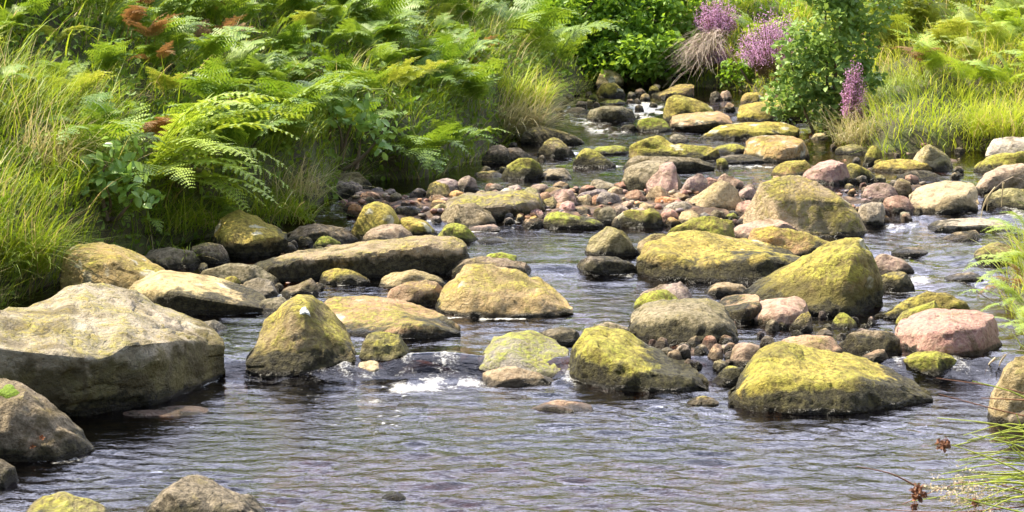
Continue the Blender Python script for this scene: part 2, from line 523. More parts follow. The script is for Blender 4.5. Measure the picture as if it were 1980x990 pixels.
def loft_rock(label, kind, top, edge, base, de, ds, back=.22, edge2=None, de2=0, rough=1.0, name=None, group=None, **kw):
    """a blocky stone built from its water line, the edge where its front face turns into its top, and its crest"""
    top, edge, base = parse(top), parse(edge), parse(base)
    wpx = max(c[:, 0].max() for c in (top, edge, base)) - min(c[:, 0].min() for c in (top, edge, base))
    n = int(np.clip(wpx / 5.5, 22, 80))
    tp, ed, bs = resample(top, n), resample(edge, n), resample(base, n)
    B = np.array([hit_w(*q) for q in bs])
    k = np.ones(9) / 9
    B[:, 1] = np.convolve(np.pad(B[:, 1], 4, mode='edge'), k, 'valid')
    u = np.linspace(-1, 1, n); taper = np.maximum(1 - np.abs(u) ** 3, .06)
    E = np.array([at_depth(q[0], q[1], b_[1] + de * t_) for q, b_, t_ in zip(ed, B, taper)])
    Tt = np.array([at_depth(q[0], q[1], b_[1] + ds * t_) for q, b_, t_ in zip(tp, B, taper)])
    E[:, 2] = np.maximum(E[:, 2], B[:, 2] + .004); Tt[:, 2] = np.maximum(Tt[:, 2], B[:, 2] + .006)
    dn = B.copy(); dn[:, 2] -= .16; dn[:, 1] += .02
    bk = Tt.copy(); bk[:, 1] += back * taper + .02; bk[:, 2] = B[:, 2] + (Tt[:, 2] - B[:, 2]) * .45
    bk2 = bk.copy(); bk2[:, 1] += .08 * taper; bk2[:, 2] = B[:, 2] - .16
    def rows(a, b, m, bulge=0):
        t = np.linspace(0, 1, m, endpoint=False)[:, None, None]
        r = a[None] * (1 - t) + b[None] * t
        r[..., 2] += bulge * (t * (1 - t))[..., 0] * 4
        return r
    hE = max(3, int(abs(np.mean(bs[:, 1] - ed[:, 1])) / 5) + 2); hT = max(4, int(ds / .035) + 3)
    Rw = np.concatenate([rows(dn, B, 3), rows(B, E, hE), rows(E, Tt, hT, .006), rows(Tt, bk, 5, .03), rows(bk, bk2, 3), bk2[None]])
    m = len(Rw)
    for _ in range(2):                                      # take the razor edge off
        Rw[1:-1] = .25 * Rw[:-2] + .5 * Rw[1:-1] + .25 * Rw[2:]
    P = Rw.reshape(-1, 3)
    faces = grid_faces(m, n).tolist()
    faces.append([i * n for i in range(m)]); faces.append([i * n + n - 1 for i in range(m - 1, -1, -1)])
    z0 = float(np.median(B[:, 2])); c = np.array([P[:, 0].mean(), P[:, 1].mean(), z0])
    P = P - c
    H = float(np.percentile(Tt[:, 2], 85) - z0); hw = (P[:, 0].max() - P[:, 0].min()) / 2
    seed = len(rocks) * 7 + 3; rg = np.random.default_rng(seed)
    tmp = mesh_from('tmp', P, faces); N = np.zeros((len(P), 3)); tmp.vertices.foreach_get('normal', nv := np.zeros(len(P) * 3)); N = nv.reshape(-1, 3)
    bpy.data.meshes.remove(tmp)
    q = P + seed * 3.7; sc = 1 / max(min(hw, 1.6 * H), .05)
    # broken stepped relief: quantised noise gives flakes and ledges, plus pits and grain
    st = fbm(q * sc * np.array([1.1, 1.1, 2.2]), seed, 2)
    step = np.floor(st * 4) / 4 + sm(.0, .35, np.mod(st * 4, 1)) / 4
    disp = .055 * step + .030 * fbm(q * sc * 2.6, seed + 2, 3) + .016 * fbm(q * sc * 7, seed + 5, 3)
    pit = fbm(q * sc * 4.5, seed + 8, 2); disp = disp - .035 * sm(.45, .75, pit)
    cr = np.abs(fbm(q * sc * np.array([1.2, 1.2, 2.6]) + 5, seed + 12, 2)); disp = disp - .03 * sm(.05, .0, cr)
    amp = min(hw, H * 1.5) * rough
    keep = np.where(P[:, 2] > 0, 1, .2)
    P = P + N * (disp * amp * keep)[:, None]
    return finish_rock(label, kind, P, faces, tuple(c), wpx, H, hw, ds / 2, rg, name, group, kw)

def grid_faces(ny, nx):
    i = np.arange(ny - 1)[:, None] * nx + np.arange(nx - 1)[None, :]
    return np.stack([i, i + 1, i + nx + 1, i + nx], -1).reshape(-1, 4)

# ================================================================== SETTING
def ground_material():
    m, nt, out = new_mat('bank_soil_and_bed'); b = NB(nt)
    tc = b.n('TexCoord'); P = tc.outputs['Object']
    wetb = b.attr('bed')
    n1 = b.noise(P, 6, 5, .6); n2 = b.noise(P, 30, 4, .65)
    soil = b.mix(b.sstep(n1, .35, .65), (.05, .042, .018), (.085, .11, .022))
    soil = b.mix(b.math('MULTIPLY', b.sstep(n2, .5, .7), .5), soil, (.10, .08, .04))
    vo = b.n('TexVoronoi'); vo.inputs['Scale'].default_value = 14; b.l(P, vo.inputs['Vector'])
    sc = b.n('SeparateColor'); b.l(vo.outputs['Color'], sc.inputs[0])
    bed = b.mix(sc.outputs[0], (.13, .065, .035), (.20, .13, .075))
    bed = b.mix(b.sstep(vo.outputs['Distance'], .25, .6), bed, (.05, .032, .02))
    bed = b.mix(b.math('MULTIPLY', n2, .5), bed, (.09, .055, .03))
    c = b.mix(wetb, soil, bed)
    h = b.math('ADD', b.math('MULTIPLY', n2, .5), b.math('MULTIPLY', vo.outputs['Distance'], b.math('MULTIPLY', wetb, -1.0)))
    bp = b.n('Bump'); bp.inputs['Strength'].default_value = .8; bp.inputs['Distance'].default_value = .04; b.l(h, bp.inputs['Height'])
    bs = b.n('BsdfPrincipled'); bs.inputs['Roughness'].default_value = .85; b.l(c, bs.inputs['Base Color']); b.l(bp.outputs[0], bs.inputs['Normal'])
    b.l(bs.outputs[0], out.inputs['Surface'])
    return m

def axis(lo, a, b_, hi, step, grow=1.22):
    xs = list(np.arange(a, b_, step)); s = step; x = xs[-1]
    while x < hi: s *= grow; x += s; xs.append(x)
    s = step; x = xs[0]; pre = []
    while x > lo: s *= grow; x -= s; pre.append(x)
    return np.array(pre[::-1] + xs)

def grid_faces(ny, nx):
    i = np.arange(ny - 1)[:, None] * nx + np.arange(nx - 1)[None, :]
    return np.stack([i, i + 1, i + nx + 1, i + nx], -1).reshape(-1, 4)

gx, gy = axis(-120, -4.6, 4.6, 120, .065), axis(-60, 5.6, 24, 160, .08)
GX, GY = np.meshgrid(gx, gy)
GZ = G(GX, GY)
me = mesh_from('ground', np.stack([GX, GY, GZ], -1).reshape(-1, 3), grid_faces(len(gy), len(gx)), ground_material())
gd, _ = sdf(GX, GY)
attr(me, 'bed', sm(.06, -.04, gd).ravel() if False else (1 - sm(-.04, .06, gd)).ravel())
tag(obj('ground', me), 'dark earth banks and stony stream bed', 'ground', kind='structure')

# ---------------------------------------------------------------- water
foam_spots = [   # px, row, radius x, radius y, strength
    (835, 747, 105, 11, 1.15), (765, 753, 60, 8, 1.0), (900, 743, 45, 7, .8), (720, 777, 60, 7, .55), (860, 762, 70, 5, .35), (700, 728, 50, 9, .45), (650, 745, 60, 10, .18),
    (1195, 520, 38, 9, .9), (1150, 527, 40, 7, .5), (1215, 532, 16, 6, .6), (1090, 545, 40, 10, .25),
    (1110, 735, 16, 10, .7), (1110, 720, 8, 26, .55), (1650, 690, 28, 5, .8), (1735, 694, 34, 6, .8),
    (1775, 540, 26, 7, .8), (1745, 565, 22, 5, .6), (1838, 540, 26, 6, .7), (1755, 490, 30, 5, .6), (1735, 440, 20, 6, .9), (1770, 440, 26, 6, .7),
    (1870, 560, 40, 8, .35), (1830, 500, 60, 14, .25), (1780, 470, 60, 10, .25), (1880, 530, 40, 16, .25),
    (1015, 430, 26, 9, .8), (990, 436, 18, 6, .6), (1250, 212, 50, 9, 1.1), (1240, 224, 36, 6, 1.0), (1105, 212, 34, 6, 1.0), (1130, 235, 50, 5, .9), (1170, 252, 60, 6, .9),
    (690, 532, 28, 5, .7), (1185, 655, 20, 6, .3), (1240, 645, 30, 10, .3), (1430, 630, 20, 8, .3), (1330, 715, 20, 10, .25),
    (1455, 322, 60, 4, .8), (1380, 310, 30, 4, .5), (480, 722, 30, 14, .35), (455, 690, 25, 22, .3), (90, 892, 60, 7, .55), (140, 889, 28, 5, .5),
    (920, 440, 60, 5, .25), (1120, 480, 70, 10, .15), (1050, 520, 40, 14, .2)]
foam_lines = [   # thin lines of scum along stones
    [(372, 608), (440, 607), (520, 603)], [(770, 655), (830, 652), (885, 645)], [(620, 551), (670, 551), (715, 547)], [(505, 575), (560, 572)], [(160, 800), (250, 787), (330, 768), (420, 730)],
    [(1690, 566), (1760, 563)], [(900, 467), (940, 467)], [(905, 448), (960, 450)], 
    [(1060, 285), (1120, 284)], [(1120, 325), (1200, 322)], [(845, 613), (930, 617), (1010, 617)]]
wxs = axis(-4.2, -3.6, 4.7, 5.2, .0175)
_rows = [6.2]
while _rows[-1] < 22.5: _rows.append(_rows[-1] + .0165 * (_rows[-1] / 7) ** 1.6)
wys = np.array([-12., -8, -5, -3, -1, 0, 1, 2, 3, 4, 4.8, 5.4, 5.8, 6] + _rows)
WX, WYg = np.meshgrid(wxs, wys)
Zw = W(WYg)
near = sm(4.5, 6, WYg) * (1 + .25 * sm(13, 16, WYg))
# ripples: many short crested waves
rg = np.random.default_rng(3)
wave = np.zeros_like(WX)
wob = fbm(np.stack([WX * 1.1, WYg * 1.1, 0 * WX], -1).reshape(-1, 3), 31, 3).reshape(WX.shape)
wob2 = fbm(np.stack([WX * 3.1, WYg * 2.3, 0 * WX], -1).reshape(-1, 3), 37, 2).reshape(WX.shape)
for k in range(34):
    lam = rg.uniform(.05, .19)
    th = rg.normal(0, .34) + (.2 if k % 2 else -.1)
    kx, ky = math.sin(th) * 2 * math.pi / lam, math.cos(th) * 2 * math.pi / lam
    ph = rg.uniform(0, 6.28)
    env = .55 + .45 * np.sin(WX * rg.uniform(1.5, 5) + WYg * rg.uniform(1.5, 5) + ph * 3)
    wave += env * lam * .0074 * np.sin(kx * WX + ky * WYg + ph + wob * rg.uniform(1, 4) + wob2 * rg.uniform(.5, 2))
calm = 1.15 - .85 * sm(-.2, .75, wob + .35 * np.exp(-((WX + .7) / .9) ** 2 - ((WYg - 8.6) / .8) ** 2))
gl_c = hit_w(835, 705)
glass = np.exp(-((WX - gl_c[0]) / .24) ** 2 - ((WYg - gl_c[1]) / .35) ** 2)      # the sleek tongue over the fall
Zw = Zw + wave * near * calm * (1 - .85 * glass)
# broken water on the steep reaches
slope = (W(WYg + .10) - W(WYg - .14)) / .24
rap = sm(.02, .12, slope)
st = fbm(np.stack([WX * 9, WYg * 4.5, 0 * WX], -1).reshape(-1, 3), 51, 3).reshape(WX.shape)
Zw = Zw + rap * st * .014 * (1 - glass)
rr = hit_w(1800, 505)
rmask = np.exp(-((WX - rr[0]) / .38) ** 2 - ((WYg - rr[1]) / .8) ** 2)
st2 = fbm(np.stack([WX * 6 + WYg * 2, WYg * 3.4 - WX, 0 * WX], -1).reshape(-1, 3), 57, 3).reshape(WX.shape)
Zw = Zw + rmask * st2 * .022
# smooth tongue of water sliding over a sunk rock at the little fall
for px, row, rx, ry, h in [(815, 706, .15, .14, .026), (895, 696, .12, .16, .014), (1075, 520, .2, .12, .03), (990, 560, .3, .1, .01)]:
    c = hit_w(px, row)
    Zw = Zw + h * np.exp(-((WX - c[0]) / rx) ** 2 - ((WYg - c[1]) / ry) ** 2)
foam = np.zeros_like(WX)
fn = fbm(np.stack([WX * 16, WYg * 10, 0 * WX], -1).reshape(-1, 3), 71, 4).reshape(WX.shape)
fn2 = fbm(np.stack([WX * 45, WYg * 32, 0 * WX], -1).reshape(-1, 3), 77, 2).reshape(WX.shape)
def px2m(px, row):
    c = hit_w(px, row); dist = math.hypot(c[1], CAM_H - c[2])
    return c, dist / F_PX, dist / F_PX / ((CAM_H - c[2]) / dist)
for px, row, rx, ry, s in foam_spots:
    c, mx, my = px2m(px, row)
    e = ((WX - c[0]) / (rx * mx)) ** 2 + ((WYg - c[1]) / (ry * my)) ** 2
    foam = np.maximum(foam, .60 * s * np.exp(-e * .9) * np.clip(.75 + .8 * fn + .5 * fn2, 0, 1.3))
for ln in foam_lines:
    for a, b_ in zip(ln[:-1], ln[1:]):
        A, mx, my = px2m(*a); B, _, _ = px2m(*b_)
        ab = (B - A)[:2]
        t = np.clip(((WX - A[0]) * ab[0] + (WYg - A[1]) * ab[1]) / (ab @ ab), 0, 1)
        dd = np.hypot(WX - A[0] - t * ab[0], WYg - A[1] - t * ab[1])
        foam = np.maximum(foam, .75 * np.exp(-(dd / .022) ** 2) * np.clip(.7 + fn + .7 * fn2, 0, 1))
vc, mx, my = px2m(840, 692)
veil = np.exp(-((WX - vc[0]) / .2) ** 2 - ((WYg - vc[1] + .02) / .13) ** 2) * np.clip(.45 + .7 * vnoise(np.stack([WX * 26, WYg * 3, 0 * WX], -1).reshape(-1, 3), 91).reshape(WX.shape), 0, 1)
foam = np.maximum(foam, .46 * veil)
thr = np.clip(vnoise(np.stack([WX * 70, WYg * 2, 0 * WX], -1).reshape(-1, 3), 93).reshape(WX.shape) - .35, 0, 1) * 1.6
for px, row, rx, ry in [(795, 722, .07, .07), (850, 722, .05, .06)]:
    c = hit_w(px, row)
    foam = np.maximum(foam, thr * np.exp(-((WX - c[0]) / rx) ** 2 - ((WYg - c[1]) / ry) ** 2))
spk = np.clip(vnoise(np.stack([WX * 60, WYg * 45, 0 * WX], -1).reshape(-1, 3), 95).reshape(WX.shape) - .55, 0, 1) * 2.2
c = hit_w(720, 785)
foam = np.maximum(foam, spk * np.exp(-((WX - c[0]) / .30) ** 2 - ((WYg - c[1]) / .55) ** 2))
foam = np.maximum(foam, rmask * .65 * np.clip(st2 * 1.2 - .25, 0, 1))
foam = np.maximum(foam, (1 - glass) * rap * .55 * np.clip(st * 1.2 - .35, 0, 1) * .8)

def water_material():
    m, nt, out = new_mat('peaty_water'); b = NB(nt)
    tc = b.n('TexCoord'); P = tc.outputs['Object']
    mp = b.n('Mapping'); mp.inputs['Scale'].default_value = (1.0, 1.9, 1); b.l(P, mp.inputs['Vector'])
    n1 = b.noise(mp.outputs[0], 14, 3, .55, .6); n2 = b.noise(mp.outputs[0], 42, 2, .5)
    h = b.math('ADD', n1, b.math('MULTIPLY', n2, .28))
    bp = b.n('Bump'); b.l(b.math('MULTIPLY', b.math('SUBTRACT', 1.0, b.math('MULTIPLY', b.attr('glass'), .6)), .35), bp.inputs['Strength']); bp.inputs['Distance'].default_value = .014; b.l(h, bp.inputs['Height'])
    fr = b.n('Fresnel'); fr.inputs['IOR'].default_value = 1.34; b.l(bp.outputs[0], fr.inputs['Normal'])
    gl = b.n('BsdfGlossy'); gl.inputs['Roughness'].default_value = .04; gl.inputs['Color'].default_value = (.97, .96, 1, 1); b.l(bp.outputs[0], gl.inputs['Normal'])
    tr = b.n('BsdfTransparent'); tr.inputs['Color'].default_value = (.34, .20, .085, 1)
    mx = b.n('MixShader'); b.l(fr.outputs[0], mx.inputs[0]); b.l(tr.outputs[0], mx.inputs[1]); b.l(gl.outputs[0], mx.inputs[2])
    fo = b.attr('foam')
    fn = b.math('ADD', b.math('MULTIPLY', b.noise(P, 90, 3, .7), .6), b.math('MULTIPLY', b.noise(P, 34, 3, .6), .5))
    ff = b.sstep(b.math('ADD', fo, b.math('MULTIPLY', b.math('SUBTRACT', fn, .55), 1.5)), .18, .90)
    df = b.n('BsdfPrincipled'); df.inputs['Base Color'].default_value = (.80, .77, .70, 1); df.inputs['Roughness'].default_value = .45
    m2 = b.n('MixShader'); b.l(b.math('MULTIPLY', ff, .9), m2.inputs[0]); b.l(mx.outputs[0], m2.inputs[1]); b.l(df.outputs[0], m2.inputs[2])
    b.l(m2.outputs[0], out.inputs['Surface'])
    return m
me = mesh_from('water', np.stack([WX, WYg, Zw], -1).reshape(-1, 3), grid_faces(len(wys), len(wxs)), water_material())
attr(me, 'foam', foam.ravel()); attr(me, 'glass', glass.ravel())
tag(obj('water', me), 'peaty brown stream rippling and falling between the stones', 'water', kind='structure')

# ================================================================== STONES
# label, kind, base row, outline (photo pixels, waterline to waterline), options
exec_rocks = [
 # ---- foreground left
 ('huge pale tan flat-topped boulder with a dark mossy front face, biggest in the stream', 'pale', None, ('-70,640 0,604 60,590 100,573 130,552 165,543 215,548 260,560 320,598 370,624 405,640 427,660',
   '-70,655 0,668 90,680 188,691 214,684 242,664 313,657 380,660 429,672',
   '-70,838 0,818 150,808 210,798 300,783 340,768 400,745 434,716', -0.05, 0.75), dict(moss=.40, wet=.08, film_and_shade=.58, lichen=.12, col=(.52, .43, .27), rough=.8)),
 ('dark mossy boulder in the bottom left corner with two orange leaves on it', 'dark', 898, '-75,800 -55,745 0,739 30,745 80,775 120,808 152,840 180,884', dict(p='dome', d=.8, f=5, moss=.34, wet=.18, n=30)),
 ('small black wet stone cut by the left frame edge below the dark mossy boulder', 'black', 945, '-60,915 -30,882 0,888 22,905 36,930', dict(d=.9, wet=.5)),
 ('yellow mossy stone top cut off by the bottom edge near the left corner', 'moss', 1022, '22,1000 58,974 95,966 120,958 150,967 185,974 214,992', dict(d=.9, lime=.3, moss=.6, col=(.26, .21, .09))),
 ('dark grey rounded boulder cut off by the bottom edge, left of centre', 'dark', 1030, '262,1002 300,962 328,936 355,925 395,931 420,948 450,960 490,976 528,1000', dict(d=.8, moss=.30, wet=.3, n=26, col=(.085, .07, .042))),
 ('pink rounded stone half sunk in the water in front of the huge tan boulder', 'pink', 808, '285,806 318,793 345,788 372,788 395,794 408,806', dict(p='low', d=.9, f=1, wet=0, col=(.26, .11, .07))),
 ('orange brown flat stone just under water left of the half sunk pink stone', 'red', 806, '238,803 262,795 290,794 318,804', dict(p='low', f=0, wet=0)),
 # ---- left middle
 ('yellow boulder with white lichen patches below the grassy left bank', 'yellow', None, ('116,545 119,515 124,490 140,475 185,470 220,474 260,492 300,514 330,530 352,552',
   '117,552 150,510 215,502 270,522 320,545 353,558',
   '117,572 180,586 260,589 330,584 354,566', 0.08, 0.4), dict(lichen=.9, moss=.62, wet=.12)),
 ('long low slab with a smooth tan top and dark front, right of the lichened yellow boulder', 'tan', None, ('250,560 262,545 310,523 360,530 420,545 470,563 508,580 526,596',
   '250,575 300,560 350,566 420,580 480,590 526,599',
   '254,596 320,608 400,610 470,607 527,603', -0.02, 0.32), dict(name='slab', moss=.10, wet=.42, rough=.6)),
 ('peaked boulder with golden moss and an undercut dark base beneath the left ferns', 'yellow', None, ('412,472 414,440 422,424 440,409 460,403 490,420 530,440 553,454 558,470',
   '413,478 440,462 470,470 500,458 530,454 557,464',
   '415,490 450,499 500,498 557,488', -0.02, 0.3), dict(lichen=.5, wet=.30)),
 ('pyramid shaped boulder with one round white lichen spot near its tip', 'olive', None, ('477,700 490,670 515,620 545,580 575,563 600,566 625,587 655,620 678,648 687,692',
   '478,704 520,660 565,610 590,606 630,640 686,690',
   '478,713 510,729 560,733 620,728 688,706', 0.12, 0.35), dict(moss=.50, wet=.26, lichen=0, film_and_shade=.4)),
 ('broad flat slab with pale green top behind the pyramid shaped boulder', 'tan', None, ('610,620 625,588 645,580 700,577 760,586 800,604 850,620 890,642',
   '611,630 660,640 740,640 790,626 840,629 890,645',
   '612,637 680,651 760,656 840,655 891,649', 0.02, 0.5), dict(name='slab', moss=.46, wet=.3, lime=.25, rough=.7)),
 ('small dark wet mossy stone between the pyramid boulder and the little waterfall', 'moss', 710, '688,692 700,657 730,642 768,648 790,662 800,692', dict(d=.9, col=(.10, .09, .03), moss=.55, wet=.2)),
 ('small pale stone with orange stain in the froth left of the little waterfall', 'pale', 730, '682,724 695,704 715,697 738,704 750,724', dict(d=.9, moss=.2)),
 ('brown rock under the glassy tongue of the little waterfall', 'brown', 738, '745,734 770,708 800,697 840,700 870,716 892,734', dict(p='low', f=1, d=.8, wet=.9, lift=-.01)),
 # ---- centre
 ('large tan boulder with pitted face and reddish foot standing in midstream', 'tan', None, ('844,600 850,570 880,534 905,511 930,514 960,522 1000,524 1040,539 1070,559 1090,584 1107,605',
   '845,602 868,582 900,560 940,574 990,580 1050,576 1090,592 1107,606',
   '845,605 900,613 960,616 1040,615 1108,608', 0.05, 0.36), dict(moss=.48, lime=.15, wet=.05, film_and_shade=.2)),
 ('mossy boulder with a shiny wet white flank right of the little waterfall', 'lime', None, ('923,712 932,688 955,655 985,643 1030,650 1070,670 1094,690 1103,716',
   '924,716 950,695 985,690 1030,705 1070,706 1103,718',
   '924,720 960,732 1010,736 1060,734 1104,722', 0.05, 0.33), dict(col=(.46, .43, .37), moss=.5, lime=.7, wet=.08)),
 ('low reddish wedge stone at the foot of the shiny wet mossy boulder', 'brown', 748, '930,742 958,714 998,706 1040,720 1080,744', dict(p='low', f=4, d=.6, wet=.1)),
 ('big yellow mossy boulder with black algae skirt right of the little waterfall', 'moss', None, ('1102,722 1110,675 1128,634 1160,628 1200,640 1240,664 1290,690 1330,718 1372,750',
   '1104,726 1122,690 1150,668 1190,700 1240,712 1295,722 1335,735 1372,752',
   '1104,733 1130,743 1180,753 1240,761 1310,759 1374,754', 0.05, 0.4), dict(wet=.42, lime=.25, lichen=.25)),
 ('small black algae covered stone behind the shiny wet mossy boulder', 'black', 669, '1038,658 1055,640 1088,632 1116,640 1126,660', dict(d=.7, moss=.2, col=(.08, .07, .04))),
 ('dark stone tucked behind the top of the big boulder with black algae skirt', 'dark', 662, '1130,650 1150,630 1185,624 1215,634 1226,654', dict(d=.6)),
 ('flat brown stone alone in the front pool', 'brown', 799, '1026,795 1050,779 1082,773 1120,780 1150,795', dict(p='low', d=.6, f=2, wet=0, moss=.2)),
 ('small olive stone barely breaking the surface of the front pool', 'olive', 783, '1328,781 1345,768 1362,764 1378,770 1390,781', dict(p='low', f=0, d=.6, wet=0)),
 ('thin reddish stone awash in the pool below the little waterfall', 'red', 789, '768,787 785,781 805,779 828,787', dict(p='low', f=0, wet=0)),
 ('tiny weedy stone awash near the bottom edge of the front pool', 'dark', 968, '738,966 752,955 770,950 786,964', dict(p='low', f=0, moss=.3)),
 # ---- right front
 ('bright yellow mossy dome boulder alone in the front pool at right', 'moss', None, ('1410,770 1420,748 1432,730 1455,704 1480,680 1502,670 1530,671 1590,684 1650,690 1690,704 1730,730 1760,750 1800,772',
   '1411,776 1440,748 1480,732 1560,736 1640,735 1720,745 1770,762 1801,773',
   '1410,782 1450,797 1540,804 1640,802 1730,791 1803,776', 0.09, 0.5), dict(moss=.80, lime=.2, wet=.36)),
 ('olive boulder cut off by the right edge of the front pool', 'olive', 826, '1914,800 1922,740 1945,704 1975,688 2015,680 2050,720 2060,790', dict(d=.8, moss=.55, wet=.1)),
 ('dark low stone at the foot of the boulder on the right edge', 'black', 830, '1938,822 1955,802 1985,790 2020,815', dict(d=.8)),
 ('low mossy dome stone with a wet grey front, left of the right edge boulder', 'moss', 729, '1726,720 1745,695 1778,680 1810,676 1848,688 1878,718', dict(d=.7, wet=.3)),
 ('large smooth pink boulder with a rounded top near the right bank', 'pink', None, ('1735,645 1740,628 1790,608 1840,602 1890,603 1925,612 1934,638 1930,662',
   '1735,650 1770,642 1850,634 1905,632 1932,650',
   '1736,668 1780,690 1850,694 1915,684 1933,664', 0.03, 0.38), dict(moss=.22, wet=.08, rough=.8, col=(.36, .205, .15))),
 ('pale green stone leaning behind the large smooth pink boulder', 'lime', 640, '1728,632 1745,605 1780,590 1805,583 1832,604', dict(d=.6, lime=.3, moss=.6, wet=0)),
 ('long arched olive boulder across the foot of the right rapids', 'olive', 622, '1692,620 1718,598 1760,576 1800,564 1850,566 1880,571 1889,590 1884,612', dict(d=.5, moss=.6, wet=.2)),
 ('black mossy stone left of the large smooth pink boulder', 'dark', 690, '1620,672 1640,645 1680,638 1720,642 1752,672', dict(d=.6, wet=.6, moss=.3)),
 ('little brown pointed stone in front of the black mossy stone', 'brown', 705, '1655,700 1680,684 1705,675 1718,680 1720,700', dict(d=.7, f=4)),
 ('flat tan stone lying behind the bright yellow mossy dome', 'tan', 694, '1466,678 1500,656 1560,646 1610,648 1634,674', dict(p='slab', d=.5, f=2, wet=.1)),
 ('brown pink rounded stone touching the left end of the flat tan stone', 'brown', 710, '1408,695 1416,668 1440,661 1468,668 1480,700', dict(d=.8, col=(.30, .19, .14))),
 ('small yellow topped stone left of the bright yellow mossy dome', 'moss', 745, '1376,735 1392,712 1415,706 1440,710 1448,735', dict(p='flat', d=.8, lime=.4, wet=.5)),
 # ---- right middle
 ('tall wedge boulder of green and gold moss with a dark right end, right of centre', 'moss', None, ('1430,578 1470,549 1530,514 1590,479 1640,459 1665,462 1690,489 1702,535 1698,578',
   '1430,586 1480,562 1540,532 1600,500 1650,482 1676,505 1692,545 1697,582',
   '1431,590 1480,601 1530,607 1590,613 1640,614 1680,602 1697,588', 0.16, 0.42), dict(moss=.62, lime=.08, wet=.20, film_and_shade=.55)),
 ('broad golden boulder with a dark undercut front next to the tall wedge boulder', 'yellow', None, ('1235,505 1255,470 1300,450 1340,447 1400,460 1480,475 1530,490 1560,505 1592,522',
   '1236,514 1262,497 1305,492 1345,518 1390,504 1480,497 1555,508 1592,524',
   '1238,530 1270,542 1330,546 1400,549 1480,547 1560,537 1594,528', 0.07, 0.6), dict(moss=.58, wet=.40, lichen=.1)),
 ('golden smooth boulder squeezed between the broad golden boulder and the big pale egg', 'yellow', 500, '1440,485 1450,460 1470,440 1500,436 1560,450 1610,468 1640,492', dict(p='dome', d=.5, f=3, wet=.25)),
 ('big pale egg shaped boulder with white lichen dots on the stone bar', 'pale', 460, '1436,430 1442,385 1462,352 1498,338 1545,338 1580,350 1620,375 1660,408 1680,440 1680,454', dict(p='dome', d=.75, f=2, n=36, moss=.62, lime=.1, lichen=.6, wet=.02, rough=.55)),
 ('flat pink stone wedged under the front of the big pale egg boulder', 'pink', 462, '1408,452 1430,434 1470,424 1515,420 1545,436 1556,455', dict(p='slab', d=.5, wet=0)),
 ('low mossy stone left of the flat wedged pink stone', 'moss', 470, '1276,462 1300,440 1335,424 1370,415 1405,424 1425,452', dict(d=.6, wet=.1)),
 ('tiny lime green stone touching the left side of the big pale egg', 'lime', 428, '1396,422 1405,414 1420,411 1434,422', dict()),
 ('round olive stone with a lime patch in midstream left of the broad golden boulder', 'olive', 498, '1130,482 1138,462 1155,448 1180,437 1205,444 1226,464 1232,488', dict(d=.8, f=4, moss=.5)),
 ('black stone awash with white water below the round olive stone', 'black', 533, '1108,526 1118,502 1140,493 1190,495 1220,505 1238,526', dict(p='flat', d=.6, wet=.8, moss=.1)),
 ('yellow brown stone leaning on the left end of the broad golden boulder', 'olive', 497, '1225,490 1232,466 1260,452 1290,450 1300,488', dict(d=.7)),
 ('mauve boulder end poking out behind the lime topped stone, centre right', 'mauve', 592, '1226,584 1240,566 1280,552 1320,546 1338,555 1345,582', dict(d=.6, f=3)),
 ('lime mossy stone lying on the big dark boulder, centre right', 'lime', 602, '1222,596 1240,574 1270,560 1300,566 1335,596', dict(d=.7, wet=0, lime=.6)),
 ('big dark algae boulder in the centre right of the stream', 'dark', None, ('1217,640 1222,610 1245,592 1310,584 1370,583 1405,600 1424,635 1427,655',
   '1218,644 1240,620 1300,612 1360,612 1405,630 1427,657',
   '1218,652 1270,666 1340,670 1400,668 1428,660', 0.06, 0.38), dict(moss=.34, wet=.45, col=(.16, .125, .065))),
 ('tan topped block with a dark wet front beside the tall wedge boulder', 'tan', None, ('1390,608 1398,590 1430,583 1468,580 1481,606',
   '1391,611 1410,600 1440,597 1470,592 1481,608',
   '1391,616 1420,627 1460,628 1482,614', 0.0, 0.22), dict(wet=.7)),
 ('rough pink block in front of the tall wedge boulder', 'pink', None, ('1458,618 1468,594 1500,584 1540,580 1560,592 1567,618',
   '1459,621 1480,610 1520,608 1550,604 1567,620',
   '1459,625 1490,635 1540,635 1568,624', 0.01, 0.2), dict(col=(.36, .22, .16), wet=.3)),
 ('dark mossy stone against the right side of the rough pink block', 'dark', 642, '1525,636 1545,610 1562,602 1572,616 1574,636', dict(d=.8, moss=.5)),
 ('little yellow tipped stone right of the rough pink block', 'moss', 636, '1604,630 1615,612 1630,602 1645,612 1660,632', dict(p='ridge', d=.9, f=4, wet=.15)),
 ('wet orange and grey stone awash behind the mauve boulder end', 'brown', 573, '1358,568 1370,552 1400,545 1435,550 1458,568', dict(p='flat', f=2, d=.5, wet=.3)),
 ('rounded pink grey stone at the right foot of the tall wedge boulder', 'brown', 530, '1684,522 1692,494 1715,490 1745,502 1768,526', dict(d=.7, col=(.30, .22, .15))),
 ('dark wet two humped stone beside the right rapids', 'dark', 564, '1694,555 1702,534 1730,525 1758,525 1770,552', dict(d=.7, moss=.4)),
 ('small black stone awash in the right rapids', 'black', 492, '1722,490 1745,478 1775,477 1794,488', dict(p='low', f=0)),
 ('low black stone with white water in the lower right rapids', 'black', 543, '1826,540 1850,528 1880,525 1902,540', dict(p='low', f=0)),
 ('submerged olive stone at the right edge of the rapids', 'olive', 510, '1880,505 1900,480 1930,470 1965,478 1980,505', dict(d=.7)),
 # ---- left of the bar
 ('very long low boulder with moss along its top left of centre', 'olive', None, ('470,528 500,508 560,490 660,478 750,464 830,452 880,459 902,478 910,512',
   '470,532 520,515 580,500 680,494 760,480 830,472 850,484 890,488 909,516',
